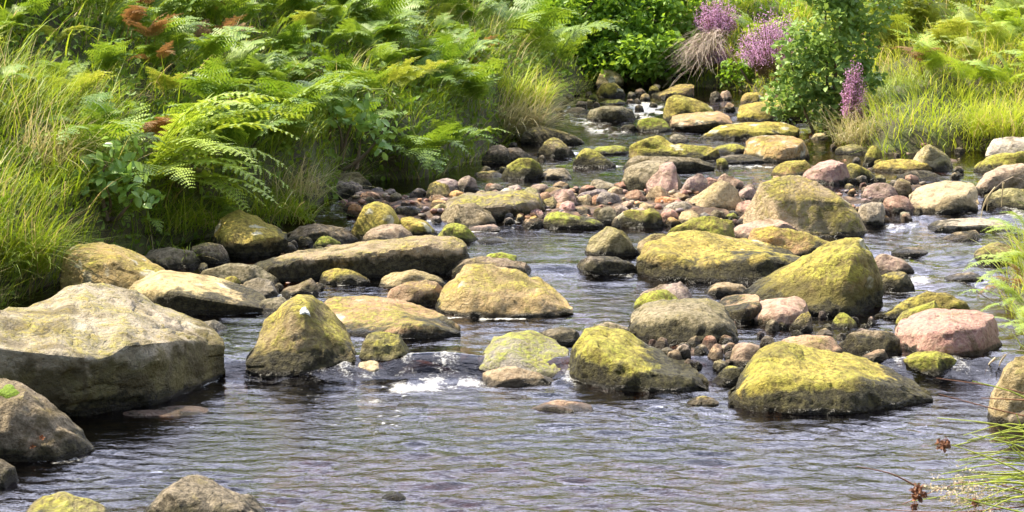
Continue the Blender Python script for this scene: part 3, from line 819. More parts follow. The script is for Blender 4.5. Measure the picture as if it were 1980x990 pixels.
   '470,541 540,549 620,541 700,537 780,536 850,531 911,522', 0.0, 0.3), dict(moss=.40, wet=.42, col=(.36, .27, .14))),
 ('dark wide stone at the left end of the very long low boulder', 'dark', 558, '372,545 395,522 440,508 490,512 530,530 548,550', dict(d=.5, wet=.2)),
 ('dark curved boulder behind the large pitted tan boulder', 'dark', 542, '855,532 872,508 900,499 940,497 990,500 1018,514 1036,538', dict(d=.6, moss=.3, wet=.4)),
 ('lime topped stone peeking over the dark curved boulder', 'lime', 512, '928,506 945,491 968,487 990,495 1002,508', dict(d=.8, wet=0)),
 ('olive domed stone behind the pinkish stone left of the large pitted boulder', 'olive', 562, '730,556 750,532 800,520 840,530 874,554', dict(d=.6, f=2)),
 ('pinkish tan stone with a mossy right half left of the large pitted boulder', 'tan', 595, '742,582 756,556 790,546 830,545 855,558 868,584', dict(d=.7, f=4, col=(.36, .24, .15), wet=.12)),
 ('small yellow capped stone with a white water line, in front of the very long boulder', 'moss', 553, '610,545 622,526 650,518 680,520 700,532 720,547', dict(d=.7, wet=.4)),
 ('yellow boulder on the left end of the stone bar', 'yellow', 462, '676,445 684,412 700,396 725,391 750,395 768,410 780,445', dict(d=.8, f=4, lime=.15)),
 ('golden flat stone with a dark right side beside the yellow boulder of the bar', 'yellow', 458, '765,440 772,418 800,416 828,428 848,452', dict(p='slab', d=.7, f=4, wet=.2)),
 ('brown grey domed stone in front of the yellow boulder of the bar', 'dark', 474, '698,466 715,445 745,434 780,436 806,466', dict(d=.7, moss=.2, wet=.1, col=(.2, .16, .10))),
 ('lime green round stone with a dark right side below the stone bar', 'lime', 470, '842,455 855,436 880,430 905,434 922,455 925,464', dict(d=.8, lime=.7, wet=.12)),
 ('dark brown domed boulder left of the log shaped stone', 'dark', 442, '842,432 858,408 885,394 915,393 945,408 966,436', dict(d=.7, moss=.22, wet=.1)),
 ('long log shaped mossy boulder lying across the stone bar', 'grey', None, ('853,410 864,388 885,377 950,372 1012,368 1040,379 1051,405',
   '853,412 880,400 950,397 1010,392 1040,396 1052,408',
   '856,418 900,426 960,427 1020,424 1052,414', -0.03, 0.26), dict(moss=.46, lime=.3, wet=.25)),
 ('grey flat stone at the water below the log shaped boulder', 'grey', 449, '900,447 925,436 955,433 975,446', dict(p='low', f=1)),
 ('low dark weedy stone awash right of the lime green round stone', 'dark', 471, '922,470 942,458 965,458 984,470', dict(p='low', f=0, moss=.3)),
 ('slate blue wet stone at the left of the stone bar', 'slate', 420, '755,412 772,398 800,396 825,412 836,428', dict(d=.6, wet=.9)),
 # ---- under left bank
 ('small lime stone below the left ferns', 'lime', 482, '604,476 614,460 635,455 655,468 662,480', dict(d=.8, wet=0)),
 ('small pointed mossy stone left of the small lime stone below the ferns', 'olive', 478, '575,474 580,460 588,454 604,462 608,476', dict(d=.9, p='ridge')),
 ('dark earth covered boulder below the left ferns behind the small lime stone', 'dark', 474, '548,468 570,440 610,433 660,440 700,464', dict(d=.5)),
 ('dark mossy block left of the peaked boulder with undercut base', 'dark', 512, '365,508 376,476 400,468 430,472 448,508', dict(d=.7, p='flat', moss=.36)),
 ('dark mossy ledge stone under the left bank holding a grass tuft', 'dark', 520, '262,508 290,484 330,478 370,486 392,515', dict(d=.6)),
 ('round grey mauve stone at the right end of the long tan slab', 'mauve', 577, '465,570 475,545 500,536 525,545 540,570', dict(d=.8, col=(.2, .16, .14))),
 ('small yellow stone behind the long tan slab', 'yellow', 558, '424,552 434,538 450,532 468,540 474,553', dict(d=.8)),
 ('pale tipped dark stone with bright moss behind the pyramid boulder', 'dark', 577, '536,572 552,556 580,548 606,538 616,552 618,572', dict(d=.7, f=5, lime=.6, moss=.35)),
 ('low dark wet stone awash behind the huge tan boulder', 'black', 640, '372,638 388,622 415,618 440,632', dict(p='low', f=1)),
 ('grey brown low stone between the long tan slab and the pyramid boulder', 'dark', 606, '494,600 510,578 545,572 570,592', dict(p='low', f=1)),
 ('olive boulder under the drooping ferns at the left bank edge', 'olive', 372, '612,372 625,345 660,335 705,330 716,345 720,366', dict(d=.6, bank=True)),
 # ---- the bar
 ('angular pink block standing upright on the stone bar', 'pink', None, ('1249,366 1251,345 1258,332 1285,313 1300,312 1308,320 1311,362',
   '1250,372 1262,368 1285,372 1300,368 1311,366',
   '1251,378 1270,383 1295,383 1310,378', 0.02, 0.16), dict(moss=0, wet=0, name='boulder')),
 ('large brown grey dome behind the angular pink block', 'brown', 376, '1196,362 1200,340 1215,322 1245,311 1285,310 1310,325 1322,362', dict(d=.7, f=1, col=(.19, .15, .10), moss=.1, wet=.2)),
 ('dark mauve oblong stone right of the angular pink block', 'mauve', 386, '1308,376 1314,355 1335,340 1360,334 1370,350 1372,372', dict(d=.6, f=4, wet=0)),
 ('pale stone behind the banded yellow stone on the bar', 'tan', 372, '1375,366 1382,342 1400,334 1418,342 1438,352 1442,372', dict(d=.7, col=(.42, .29, .21), moss=.05)),
 ('banded yellow and brown leaning stone right of the mauve pebble', 'tan', 417, '1326,408 1334,388 1350,378 1375,358 1395,345 1415,352 1430,375 1434,404', dict(p='ridge', d=.7, f=5, moss=.3)),
 ('smooth mauve oval cobble in front of the banded yellow stone', 'mauve', 421, '1278,412 1284,398 1305,390 1328,389 1342,400 1344,410', dict(d=.7, f=0, wet=0, col=(.34, .25, .24), name='stone')),
 ('yellow orange cobble behind the smooth mauve oval', 'orange', 402, '1264,396 1270,384 1285,379 1310,384 1322,392', dict(d=.7, moss=.2)),
 ('mossy green twin humped stone on the front of the bar', 'moss', 440, '1190,430 1198,412 1220,404 1245,408 1262,400 1280,410 1288,432', dict(d=.6, f=5, wet=.3, lime=.2)),
 ('dark greenish cobble left of the twin humped stone', 'dark', 434, '1150,426 1158,404 1178,398 1192,408 1196,426', dict(d=.8)),
 ('lime edged flat stone at the water front of the bar', 'lime', 444, '1044,436 1052,412 1070,406 1110,413 1150,422 1168,438', dict(p='slab', d=.5, f=3, wet=.3, moss=.6)),
 ('brown stone in the trickle left of the lime edged flat stone', 'brown', 440, '1008,436 1016,424 1040,422 1052,436', dict(d=.7)),
 ('salmon pink pointed stone behind the lime edged flat stone', 'pink', 402, '1066,396 1072,374 1090,363 1108,368 1120,380 1118,398', dict(d=.8, f=5, col=(.50, .31, .24), wet=0)),
 ('reddish brown stone below the salmon pink pointed stone', 'red', 412, '1062,408 1075,394 1095,388 1112,400 1116,410', dict(d=.7, col=(.28, .15, .10))),
 ('round red cobble right of the salmon pink stone', 'red', 402, '1136,396 1142,382 1156,375 1170,382 1176,396', dict(d=.9, f=1, wet=0)),
 ('dark slate stone between the salmon pink stone and the round red cobble', 'slate', 394, '1110,388 1120,374 1140,368 1170,364 1180,378 1178,390', dict(d=.6, wet=.1)),
 ('pale oblong stone at the back of the bar', 'grey', 372, '1138,364 1142,350 1155,346 1180,354 1200,364 1204,372', dict(d=.6, f=1)),
 ('orange cobble at the bottom of the twin humped stone', 'orange', 436, '1282,430 1288,420 1302,420 1322,434', dict(d=.8, wet=.1)),
 ('red rounded stone behind the left end of the log shaped boulder', 'red', 394, '826,388 832,378 845,374 858,378 868,390', dict(d=.8, wet=0)),
 ('dark pointed stone with a white tip behind the log shaped boulder', 'mauve', 374, '940,371 948,358 958,352 972,360 984,371', dict(p='ridge', d=.8)),
 ('red leaning stone on the bar below the left ferns', 'red', 392, '694,388 700,372 715,370 732,374 745,388', dict(d=.7, col=(.30, .14, .09))),
 ('dark mauve flat stone behind the red leaning stone', 'mauve', 385, '640,380 652,350 680,348 700,362 706,382', dict(d=.6, col=(.13, .10, .10))),
 ('brown pink flat stone behind the salmon pink pointed stone', 'mauve', 376, '1018,372 1025,360 1042,354 1062,358 1070,374', dict(d=.7, col=(.30, .2, .16))),
 # ---- right bank stones
 ('large orange pink boulder where the right rapids begin', 'pink', None, ('1757,392 1765,378 1790,360 1830,350 1875,352 1890,360 1892,395',
   '1757,396 1790,391 1830,386 1870,376 1892,398',
   '1757,403 1790,413 1840,415 1892,408', 0.03, 0.3), dict(col=(.46, .31, .18), moss=.14, wet=.15)),
 ('grey topped split stone right of the big pale egg', 'grey', 436, '1654,426 1662,398 1685,390 1712,392 1722,400 1716,428', dict(d=.7, f=5, col=(.36, .29, .22), wet=.25)),
 ('pink brown rounded stone left of the large orange pink boulder', 'pink', 412, '1704,404 1712,384 1735,375 1758,384 1772,406', dict(d=.7, f=2, wet=0, col=(.34, .19, .14))),
 ('striped mauve pink stone behind the split grey stone', 'mauve', 390, '1662,382 1670,362 1695,352 1722,355 1738,372 1740,384', dict(d=.7, wet=0, f=3)),
 ('dark green rounded stone behind the pink brown rounded stone', 'dark', 384, '1720,376 1728,350 1742,342 1760,352 1768,376', dict(d=.8, moss=.4)),
 ('large pink tan rounded boulder behind the big pale egg', 'pink', 358, '1552,350 1562,330 1590,314 1615,308 1636,316 1646,348', dict(d=.7, f=4, moss=.05, wet=.1)),
 ('mossy boulder touching the right of the large pink tan rounded boulder', 'olive', 352, '1626,346 1634,318 1655,314 1680,330 1698,350', dict(d=.6, moss=.6)),
 ('yellow domed stone left of the large pink tan rounded boulder', 'yellow', 342, '1486,338 1500,322 1530,310 1560,309 1578,328', dict(d=.6, wet=0)),
 ('pale yellow peaked boulder under the grassy right bank', 'pale', 330, '1755,324 1770,298 1790,276 1805,280 1830,300 1848,326', dict(p='ridge', d=.7, bank=True, moss=.4)),
 ('long low yellow stone in front of the peaked right bank boulder', 'yellow', 334, '1680,330 1700,312 1740,308 1790,312 1806,328', dict(d=.5, wet=.1)),
 ('mossy upright stone at the tip of the right bank grass', 'moss', 322, '1668,318 1675,290 1690,278 1702,290 1708,318', dict(d=.7, bank=True)),
 ('dark flat wet stone in front of the long low yellow stone', 'black', 352, '1735,348 1760,328 1800,330 1830,346', dict(p='low')),
 ('pale grey smooth boulder half under the grass at the right edge', 'pale', 312, '1905,306 1910,285 1930,270 1965,265 2010,268 2030,306', dict(d=.6, bank=True, moss=.1, col=(.48, .42, .36))),
 ('yellow mossy boulder below the pale grey one at the right edge', 'yellow', 340, '1884,332 1900,312 1945,294 2000,290 2030,330', dict(d=.6, lime=.4)),
 ('grey pink long boulder right of the large orange pink one', 'grey', 376, '1880,366 1895,340 1930,322 1975,315 2020,330 2030,370', dict(d=.5, col=(.38, .29, .21))),
 ('olive flat boulder behind the dry grass at the right edge', 'olive', 408, '1892,402 1905,376 1945,362 1995,365 2030,400', dict(d=.6)),
 ('flat pale pink slab awash at the head of the right rapids', 'pink', 450, '1782,446 1800,432 1840,424 1900,422 1945,430 1960,446', dict(p='flat', d=.5, f=1, name='slab', wet=.3, moss=.05, col=(.46, .32, .24))),
 ('low brown slab in front of the flat pale pink slab', 'brown', 466, '1822,462 1850,448 1890,444 1906,462', dict(p='low', f=1, name='slab')),
 ('orange pebble cobble between the split grey stone and the pink boulder', 'orange', 378, '1638,374 1644,366 1652,364 1658,374', dict()),
 # ---- upstream
 ('big golden leaning boulder far upstream left of the flat topped ones', 'yellow', 236, '1280,228 1284,205 1292,188 1315,182 1345,193 1375,206 1396,230', dict(d=.7, f=4, wet=.15)),
 ('flat tan slab with dark underside in front of the big golden leaning boulder', 'tan', None, ('1297,240 1302,226 1340,220 1390,217 1412,228 1416,240',
   '1297,243 1340,240 1390,236 1416,241',
   '1299,249 1340,255 1390,253 1416,246', -0.04, 0.3), dict(name='slab', lichen=.4, wet=.3)),
 ('golden block boulder far upstream below the dark leafy shrub', 'yellow', None, ('1424,225 1432,206 1465,198 1510,194 1550,196 1562,224',
   '1425,228 1440,220 1490,214 1540,212 1562,226',
   '1426,231 1460,237 1520,237 1562,230', 0.02, 0.3), dict(lichen=.4)),
 ('long golden slab with white lichens in the upstream right', 'yellow', 272, '1346,266 1365,248 1410,238 1480,233 1530,238 1548,262', dict(p='slab', d=.5, lichen=.8, name='slab')),
 ('white lichened block with a black right end in the upstream right', 'yellow', None, ('1441,300 1446,276 1470,264 1520,264 1555,272 1565,296',
   '1442,304 1460,292 1500,288 1540,284 1550,278 1565,299',
   '1442,308 1480,314 1530,315 1566,304', 0.02, 0.3), dict(lichen=1.0, moss=.5, wet=.08)),
 ('wide yellow mossy boulder upstream in the middle of the channel', 'yellow', 314, '1208,308 1216,280 1240,264 1275,262 1300,276 1350,280 1392,284 1400,306', dict(p='dome', d=.5, lichen=.3, f=3, lime=.1, wet=.18, n=26)),
 ('dark base rock under the wide yellow mossy boulder', 'dark', 332, '1196,326 1206,304 1260,300 1340,302 1384,324', dict(d=.4, wet=.3)),
 ('lime green rounded stone upstream left of the flat tan slab', 'lime', 256, '1230,250 1236,232 1258,226 1285,230 1302,250', dict(d=.7)),
 ('tan egg shaped stone at the left foot of the upstream channel', 'olive', 306, '1036,298 1046,276 1068,265 1090,274 1114,300', dict(d=.7, col=(.30, .25, .15))),
 ('long dark mossy boulder under the straw tussock', 'dark', 282, '1000,276 1010,252 1040,244 1075,250 1110,262 1138,278', dict(d=.5, moss=.4)),
 ('yellow brown stone standing in the upstream pool', 'olive', 326, '1106,320 1112,298 1128,285 1150,290 1172,308 1192,322', dict(d=.7, moss=.55, lime=.3)),
 ('bright green mossy dark boulder at the left of the upstream pool', 'lime', 348, '968,340 978,320 1005,303 1030,304 1048,320 1054,340', dict(d=.7, wet=.4, lime=.6)),
 ('flat lime stone lying in the water behind the yellow brown standing stone', 'lime', 300, '1140,296 1155,284 1190,281 1215,284 1222,296', dict(p='flat', d=.5)),
 ('dark brown boulder in the upstream cascade', 'dark', 236, '1130,230 1140,212 1165,204 1200,205 1228,216 1234,232', dict(d=.6)),
 ('small black triangular stone in front of the flat tan upstream slab', 'black', 276, '1290,272 1298,262 1312,256 1324,264 1336,274', dict(p='ridge', wet=.2, col=(.10, .085, .06))),
 ('flat mossy stone between the lichened block and the wide yellow boulder', 'moss', 300, '1372,296 1390,282 1420,275 1448,286 1452,298', dict(p='low')),
 ('dark wet rock below the flat mossy upstream stone', 'black', 318, '1384,314 1400,300 1440,298 1480,304 1490,318', dict(p='low', d=.6)),
 ('small mossy stone with a reddish foot right of the dark base rock', 'moss', 326, '1384,322 1388,308 1398,304 1408,312 1410,322', dict()),
 ('dark low stone at the left shore of the upstream pool', 'dark', 316, '948,312 965,288 1000,284 1036,306', dict(d=.6)),
 ('grey slanted stone in the pool before the bright green boulder', 'grey', 348, '1040,344 1060,326 1090,324 1108,344', dict(p='slab', col=(.17, .14, .10))),
 ('tiny brown mossy stone beside the grey slanted stone', 'olive', 348, '1074,348 1085,341 1098,340 1107,347', dict()),
 ('flat green stone at the dark shore below the left ferns', 'olive', 342, '916,340 930,331 955,328 974,340', dict(p='low', moss=.5)),
 ('grey boulder at the dark shore under the left ferns', 'dark', 318, '930,312 942,286 965,278 985,290 990,312', dict(d=.6)),
 ('rounded golden stone far upstream below the heather', 'yellow', 200, '1430,196 1436,182 1455,177 1475,182 1482,196', dict()),
 ('pale yellow stone far upstream beside the dark leafy shrub', 'pale', 200, '1474,196 1482,176 1502,167 1522,172 1534,194', dict()),
 ('black stone step in the upstream cascade', 'black', 254, '1196,252 1205,242 1225,240 1236,250', dict()),
 ('low dark stone ledge in the far upstream cascade', 'dark', 222, '1090,220 1100,208 1120,206 1140,218', dict(p='low')),
 ('lime stone at the far head of the stream', 'lime', 200, '1134,197 1140,184 1150,180 1158,194', dict()),
 ('flat lime stone at the far head of the stream', 'lime', 204, '1160,202 1175,193 1200,191 1214,202', dict(p='low')),
 ('yellow dome stone at the far head of the stream below the bush', 'yellow', 188, '1150,186 1165,160 1185,156 1206,170 1212,186', dict(bank=True)),
 ('tall pale rock face in the left edge of the far bush', 'tan', 172, '1148,166 1154,142 1168,132 1188,136 1202,150 1208,166', dict(d=.9, bank=True, f=5, moss=.3)),
 ('slanting brown rock slab at the foot of the far bush', 'brown', 192, '1256,188 1285,174 1312,162 1334,160 1342,186', dict(bank=True, moss=.5, p='slab', d=1.1, f=4, col=(.24, .17, .09))),
 ('round brown stone at the foot of the heather', 'brown', 184, '1300,180 1306,166 1318,162 1330,170 1334,182', dict(bank=True)),
 ('pink brown rock outcrop hung with dead heather at the back', 'pink', 140, '1296,134 1300,108 1320,88 1350,72 1380,70 1400,90 1410,130', dict(bank=True, f=6, col=(.36, .25, .18), d=.7)),
 ('small pale stone at the far head below the green shoots', 'pale', 194, '1390,190 1396,176 1406,172 1416,186', dict(bank=True)),
 ('grey mossy slab at the foot of the right bank near the shrub', 'olive', 300, '1612,298 1625,284 1650,276 1672,284 1690,300', dict(p='low', moss=.5)),
 ('pale small stone beside the right channel below the shrub', 'tan', 270, '1568,266 1576,258 1590,256 1602,266', dict()),
]
by_label = {}
for L, k, bs_, ol, op in exec_rocks:
    by_label[L] = loft_rock(L, k, *ol, **op) if bs_ is None else rock(L, k, bs_, ol, **op)

# ---- cobbles of the bar: many little stones of many colours, each its own object
def cobble_field(npts, px0, px1, r0, r1, s0, s1, label, kinds, group, seed):
    rg = np.random.default_rng(seed); placed = []
    tries = 0
    while len(placed) < npts and tries < npts * 30:
        tries += 1
        px, row = rg.uniform(px0, px1), rg.uniform(r0, r1)
        w = rg.uniform(s0, s1)
        if any(abs(px - q[0]) < (w + q[2]) * .36 and abs(row - q[1]) < (w + q[2]) * .13 for q in placed): continue
        c = hit_w(px, row)
        if any(((c[0] - r_[0]) / (r_[2] * .95)) ** 2 + ((c[1] + .02 - r_[1]) / (r_[3] * .95)) ** 2 < 1 for r_ in rocks[:N_MAIN]): continue
        placed.append((px, row, w))
        k = kinds[rg.integers(len(kinds))]
        h = w * rg.uniform(.42, .72); a = rg.uniform(-.15, .15) * w
        ol = f'{px-w/2},{row-h*.15} {px-w*.36+a*.3},{row-h*.75} {px+a},{row-h} {px+w*.34},{row-h*.75} {px+w/2},{row-h*.12}'
        word = {'red': 'reddish', 'pink': 'pink', 'mauve': 'mauve', 'brown': 'brown', 'orange': 'orange', 'grey': 'grey', 'dark': 'dark', 'slate': 'slate grey', 'tan': 'tan', 'moss': 'mossy', 'black': 'black wet', 'olive': 'olive', 'lime': 'lime mossy', 'yellow': 'yellow'}[k]
        rock(label % word, k, row, ol, d=rg.uniform(.7, 1), f=3, hard=True, lift=.012, name='cobble', group=group % word, wet=0.05, p=['dome', 'flat', 'slab', 'ridge'][rg.integers(4)], n=11, rough=.9)
N_MAIN = len(rocks)
mix1 = ['red', 'pink', 'mauve', 'brown', 'tan', 'orange', 'grey', 'dark', 'slate', 'pink', 'red', 'olive']
cobble_field(95, 840, 1450, 366, 436, 20, 56, 'small %s cobble among the loose stones of the bar across the stream', mix1, 'loose %s cobbles of the stone bar', 5)
cobble_field(22, 680, 840, 372, 420, 16, 40, 'small %s cobble at the left end of the stone bar', mix1, 'small %s cobbles at the left end of the bar', 6)
cobble_field(22, 1640, 1780, 352, 430, 14, 30, 'small %s cobble among the stones where the right rapids begin', mix1, 'small %s cobbles by the right rapids', 8)
cobble_field(20, 1260, 1420, 640, 715, 18, 36, 'small wet %s cobble in the trickle below the big dark algae boulder', ['red', 'brown', 'dark', 'mauve', 'tan'], 'small wet %s cobbles in the trickle', 9)
cobble_field(22, 1470, 1700, 600, 690, 14, 34, 'small %s cobble in front of the tall wedge boulder', ['brown', 'dark', 'red', 'mauve', 'olive'], 'small %s cobbles before the wedge boulder', 12)
cobble_field(16, 560, 700, 440, 490, 14, 28, 'small %s cobble below the left ferns', ['dark', 'olive', 'brown'], 'small %s cobbles under the ferns', 13)
cobble_field(26, 1040, 1290, 172, 230, 10, 26, 'small %s stone in the far cascade upstream', ['dark', 'black', 'olive', 'dark', 'yellow', 'brown'], 'small %s stones in the far cascade', 14)
cobble_field(20, 1290, 1560, 172, 215, 10, 24, 'small %s stone at the far right head of the stream', ['dark', 'black', 'olive', 'yellow', 'brown'], 'small %s stones at the far right head', 15)
cobble_field(18, 1570, 1860, 270, 345, 10, 26, 'small %s stone along the foot of the right bank', ['dark', 'olive', 'brown', 'black', 'yellow'], 'small %s stones along the right bank', 16)
cobble_field(14, 900, 1050, 262, 345, 12, 30, 'small %s stone along the dark shore of the left bank', ['dark', 'olive', 'black'], 'small %s stones along the left shore', 17)
cobble_field(14, 390, 620, 500, 600, 12, 30, 'small %s stone around the long low boulders at left', ['dark', 'olive', 'brown', 'mauve'], 'small %s stones at left', 18)

def pebbles(label, n, seed):
    rg = np.random.default_rng(seed)
    base, bf = cube_sphere(2)
    V, F, C = [], [], 0
    for x0, x1, yc, hd, h in bars:
        m = int(n * (x1 - x0) / 400)
        Y = yc + rg.uniform(-1.15, 1.15, m) * hd; X = rg.uniform(x0, x1, m) / F_PX * Y
        Z = G(X, Y)
        for x, y, z in zip(X, Y, Z):
            s = rg.uniform(.010, .030) * np.array([1, rg.uniform(.7, 1.1), rg.uniform(.4, .8)])
            a = rg.uniform(0, 6.28); ca, sa = math.cos(a), math.sin(a)
            q = base * s * rg.uniform(.75, 1.2, (len(base), 1))
            V.append(np.stack([q[:, 0] * ca - q[:, 1] * sa + x, q[:, 0] * sa + q[:, 1] * ca + y, q[:, 2] + z + .004], 1))
            F.extend([[i + C for i in f_] for f_ in bf]); C += len(base)
    m, nt, out = new_mat('pebble_mix'); b = NB(nt)
    geo = b.n('NewGeometry'); rp = b.n('ValToRGB'); b.l(geo.outputs['Random Per Island'], rp.inputs['Fac'])
    cr = rp.color_ramp; cols = [(.20, .09, .055), (.30, .19, .14), (.12, .09, .06), (.36, .18, .08), (.17, .13, .13), (.26, .20, .12)]
    cr.interpolation = 'CONSTANT'
    while len(cr.elements) < len(cols): cr.elements.new(.5)
    for k, c in enumerate(cols): cr.elements[k].position = k / len(cols); cr.elements[k].color = (*c, 1)
    bs = b.n('BsdfPrincipled'); bs.inputs['Roughness'].default_value = .6; b.l(rp.outputs['Color'], bs.inputs['Base Color']); b.l(bs.outputs[0], out.inputs['Surface'])
    tag(obj('pebbles', mesh_from('pebbles', np.concatenate(V), F, m)), label, 'pebbles', kind='stuff')
pebbles('small red and brown pebbles filling the gaps of the stone bars', 110, 19)

def project(P):
    d = P - np.array([0, 0, CAM_H])
    cz_ = d[:, 1] * CP - d[:, 2] * SP
    return np.stack([990 + F_PX * d[:, 0] / cz_, 495 - F_PX * (d[:, 1] * SP + d[:, 2] * CP) / cz_], 1)

def patch_on(o, px, row, rad, name, mat, lift=.003, seed=1):
    """a thin crust or cushion grown on a stone: the faces of the stone round one point, raised and given an uneven rim"""
    me = o.data
    V = np.array([v.co[:] for v in me.vertices]) + np.array(o.location)
    N = np.array([v.normal[:] for v in me.vertices])
    pr = project(V); cam_dir = np.array([0, 0, CAM_H]) - V
    front = (N * cam_dir).sum(1) > 0
    dist = np.where(front, np.hypot(pr[:, 0] - px, pr[:, 1] - row), 1e9)
    c = V[np.argmin(dist)]; n = N[np.argmin(dist)]
    from mathutils.bvhtree import BVHTree
    bvh = BVHTree.FromPolygons(V.tolist(), [list(q.vertices) for q in me.polygons])
    rg = np.random.default_rng(seed)
    t1 = np.cross(n, [0, 0, 1.0]); t1 /= np.linalg.norm(t1); t2 = np.cross(n, t1)
    rings, seg = 5, 22
    vs, fs = [c + n * lift * 2], []
    wob = 1 + .22 * np.sin(np.arange(seg) * 6.283 / seg * 3 + rg.uniform(0, 6)) + rg.normal(0, .08, seg)
    for r_ in range(1, rings + 1):
        for s_ in range(seg):
            a = s_ * 6.283 / seg; rr = rad * r_ / rings * wob[s_]
            p = c + t1 * math.cos(a) * rr + t2 * math.sin(a) * rr
            hp = bvh.ray_cast(Vector(p + n * .15), Vector(-n), .4)[0]
            off = (np.array(hp) - p) @ n if hp is not None else 0
            vs.append(p + n * (off + lift * (2.2 if r_ < rings else -1.0) + rg.normal(0, lift * .25)))
    for s_ in range(seg): fs.append([0, 1 + s_, 1 + (s_ + 1) % seg])
    for r_ in range(rings - 1):
        for s_ in range(seg):
            a = 1 + r_ * seg
            fs.append([a + s_, a + seg + s_, a + seg + (s_ + 1) % seg, a + (s_ + 1) % seg])
    return obj(name, mesh_from(name, np.array(vs) - np.array(o.location), fs, mat), o)

def plain(name, c, rough=.9, n=60):
    m, nt, out = new_mat(name); b = NB(nt)
    tc = b.n('TexCoord'); q = b.noise(tc.outputs['Object'], n, 4, .65)
    bs = b.n('BsdfPrincipled'); bs.inputs['Roughness'].default_value = rough
    b.l(b.mix(b.sstep(q, .3, .65), tuple(x * .55 for x in c), c), bs.inputs['Base Color'])
    bp = b.n('Bump'); bp.inputs['Strength'].default_value = .7; bp.inputs['Distance'].default_value = .02; b.l(q, bp.inputs['Height']); b.l(bp.outputs[0], bs.inputs['Normal'])
    b.l(bs.outputs[0], out.inputs['Surface']); return m
M_LICHEN = plain('white_lichen', (.80, .78, .70)); M_CUSHION = plain('moss_cushion_green', (.17, .25, .02), 1, 120); M_DEADLEAF = plain('dead_leaf', (.45, .17, .06), .7)
patch_on(by_label['pyramid shaped boulder with one round white lichen spot near its tip'], 588, 601, .022, 'lichen_patch', M_LICHEN, .0025, seed=3)
dk = by_label['dark mossy boulder in the bottom left corner with two orange leaves on it']
patch_on(dk, 12, 756, .042, 'moss_cushion', M_CUSHION, .0035, seed=5)
def fallen_leaf(label, o, px, row, size, seed):
    V = np.array([v.co[:] for v in o.data.vertices]) + np.array(o.location)
    N = np.array([v.normal[:] for v in o.data.vertices])
    pr = project(V); front = (N * (np.array([0, 0, CAM_H]) - V)).sum(1) > 0
    k = np.argmin(np.where(front, np.hypot(pr[:, 0] - px, pr[:, 1] - row), 1e9))
    n = N[k]; t1 = np.cross(n, [0, 0, 1.0]); t1 /= np.linalg.norm(t1); t2 = np.cross(n, t1)
    rg = np.random.default_rng(seed); m = 15
    vs = [n * .010]
    for j in range(m):
        a = j * 6.283 / m; r_ = size * (1 if j % 3 else .55) * rg.uniform(.8, 1.15)
        vs.append(t1 * math.cos(a) * r_ + t2 * math.sin(a) * r_ * .8 + n * (.012 + rg.uniform(0, .008)))
    tag(obj('fallen_leaf', mesh_from('fallen_leaf', vs, [[0, 1 + j, 1 + (j + 1) % m] for j in range(m)], M_DEADLEAF, False), None, tuple(V[k])), label, 'leaf', 'dead leaves on the dark boulder')
fallen_leaf('dead orange leaf lying on the dark boulder, the right one of two', dk, 79, 852, .012, 1)
fallen_leaf('dead orange leaf lying on the dark boulder, the left one of two', dk, 65, 862, .010, 2)

# ================================================================== VEGETATION
def leaf_material(name, ca, cb, rough=.5, trans=.35, tint=False, cc=None, spec=.4):
    m, nt, out = new_mat(name); b = NB(nt)
    oi = b.n('ObjectInfo'); geo = b.n('NewGeometry')
    f = b.attr('tint') if tint else b.math('FRACT', b.math('ADD', b.math('MULTIPLY', oi.outputs['Random'], .75), b.math('MULTIPLY', geo.outputs['Random Per Island'], .45)))
    tc = b.n('TexCoord')
    n = b.noise(tc.outputs['Object'], 25, 2)
    c = b.mix(f, ca, cb)
    if cc: c = b.mix(b.sstep(f, .82, .97), c, cc)
    hs = b.n('HueSaturation'); b.l(c, hs.inputs['Color']); b.l(b.math('ADD', b.math('MULTIPLY', n, .7), .65), hs.inputs['Value'])
    c = hs.outputs[0]
    bs = b.n('BsdfPrincipled'); bs.inputs['Roughness'].default_value = rough; bs.inputs['Specular IOR Level'].default_value = spec; b.l(c, bs.inputs['Base Color'])
    tl = b.n('BsdfTranslucent')
    h2 = b.n('HueSaturation'); h2.inputs['Hue'].default_value = .485; h2.inputs['Saturation'].default_value = 1.1; h2.inputs['Value'].default_value = 1.25; b.l(c, h2.inputs['Color']); b.l(h2.outputs[0], tl.inputs['Color'])
    mx = b.n('MixShader'); mx.inputs[0].default_value = trans; b.l(bs.outputs[0], mx.inputs[1]); b.l(tl.outputs[0], mx.inputs[2])
    b.l(mx.outputs[0], out.inputs['Surface'])
    return m
M_BRACK = leaf_material('bracken_green', (.10, .20, .026), (.25, .345, .055))
M_BRACK2 = leaf_material('bracken_yellow', (.26, .34, .055), (.38, .40, .08))
M_BRACKB = leaf_material('bracken_dead', (.20, .115, .05), (.30, .18, .07), rough=.8)
M_LADY = leaf_material('bright_fern_green', (.27, .40, .055), (.37, .46, .08))
M_ALDER = leaf_material('broad_leaf_green', (.18, .33, .06), (.32, .48, .13), rough=.36, trans=.3, spec=.55)
M_BUSH = leaf_material('bush_leaf_green', (.19, .34, .045), (.31, .46, .075), rough=.45, trans=.45, spec=.4)
M_SHRUB = leaf_material('shrub_leaf_green', (.17, .28, .06), (.28, .40, .11), rough=.5, trans=.3, spec=.35)
M_GRASS = leaf_material('grass_green', (.17, .28, .03), (.33, .40, .06), trans=.4, tint=True, cc=(.50, .41, .19))
M_GRASSY = leaf_material('grass_yellow', (.29, .41, .05), (.50, .52, .10), trans=.4, tint=True, cc=(.52, .42, .22))
M_STRAW = leaf_material('straw', (.36, .36, .12), (.66, .57, .36), trans=.25, tint=True, rough=.7)
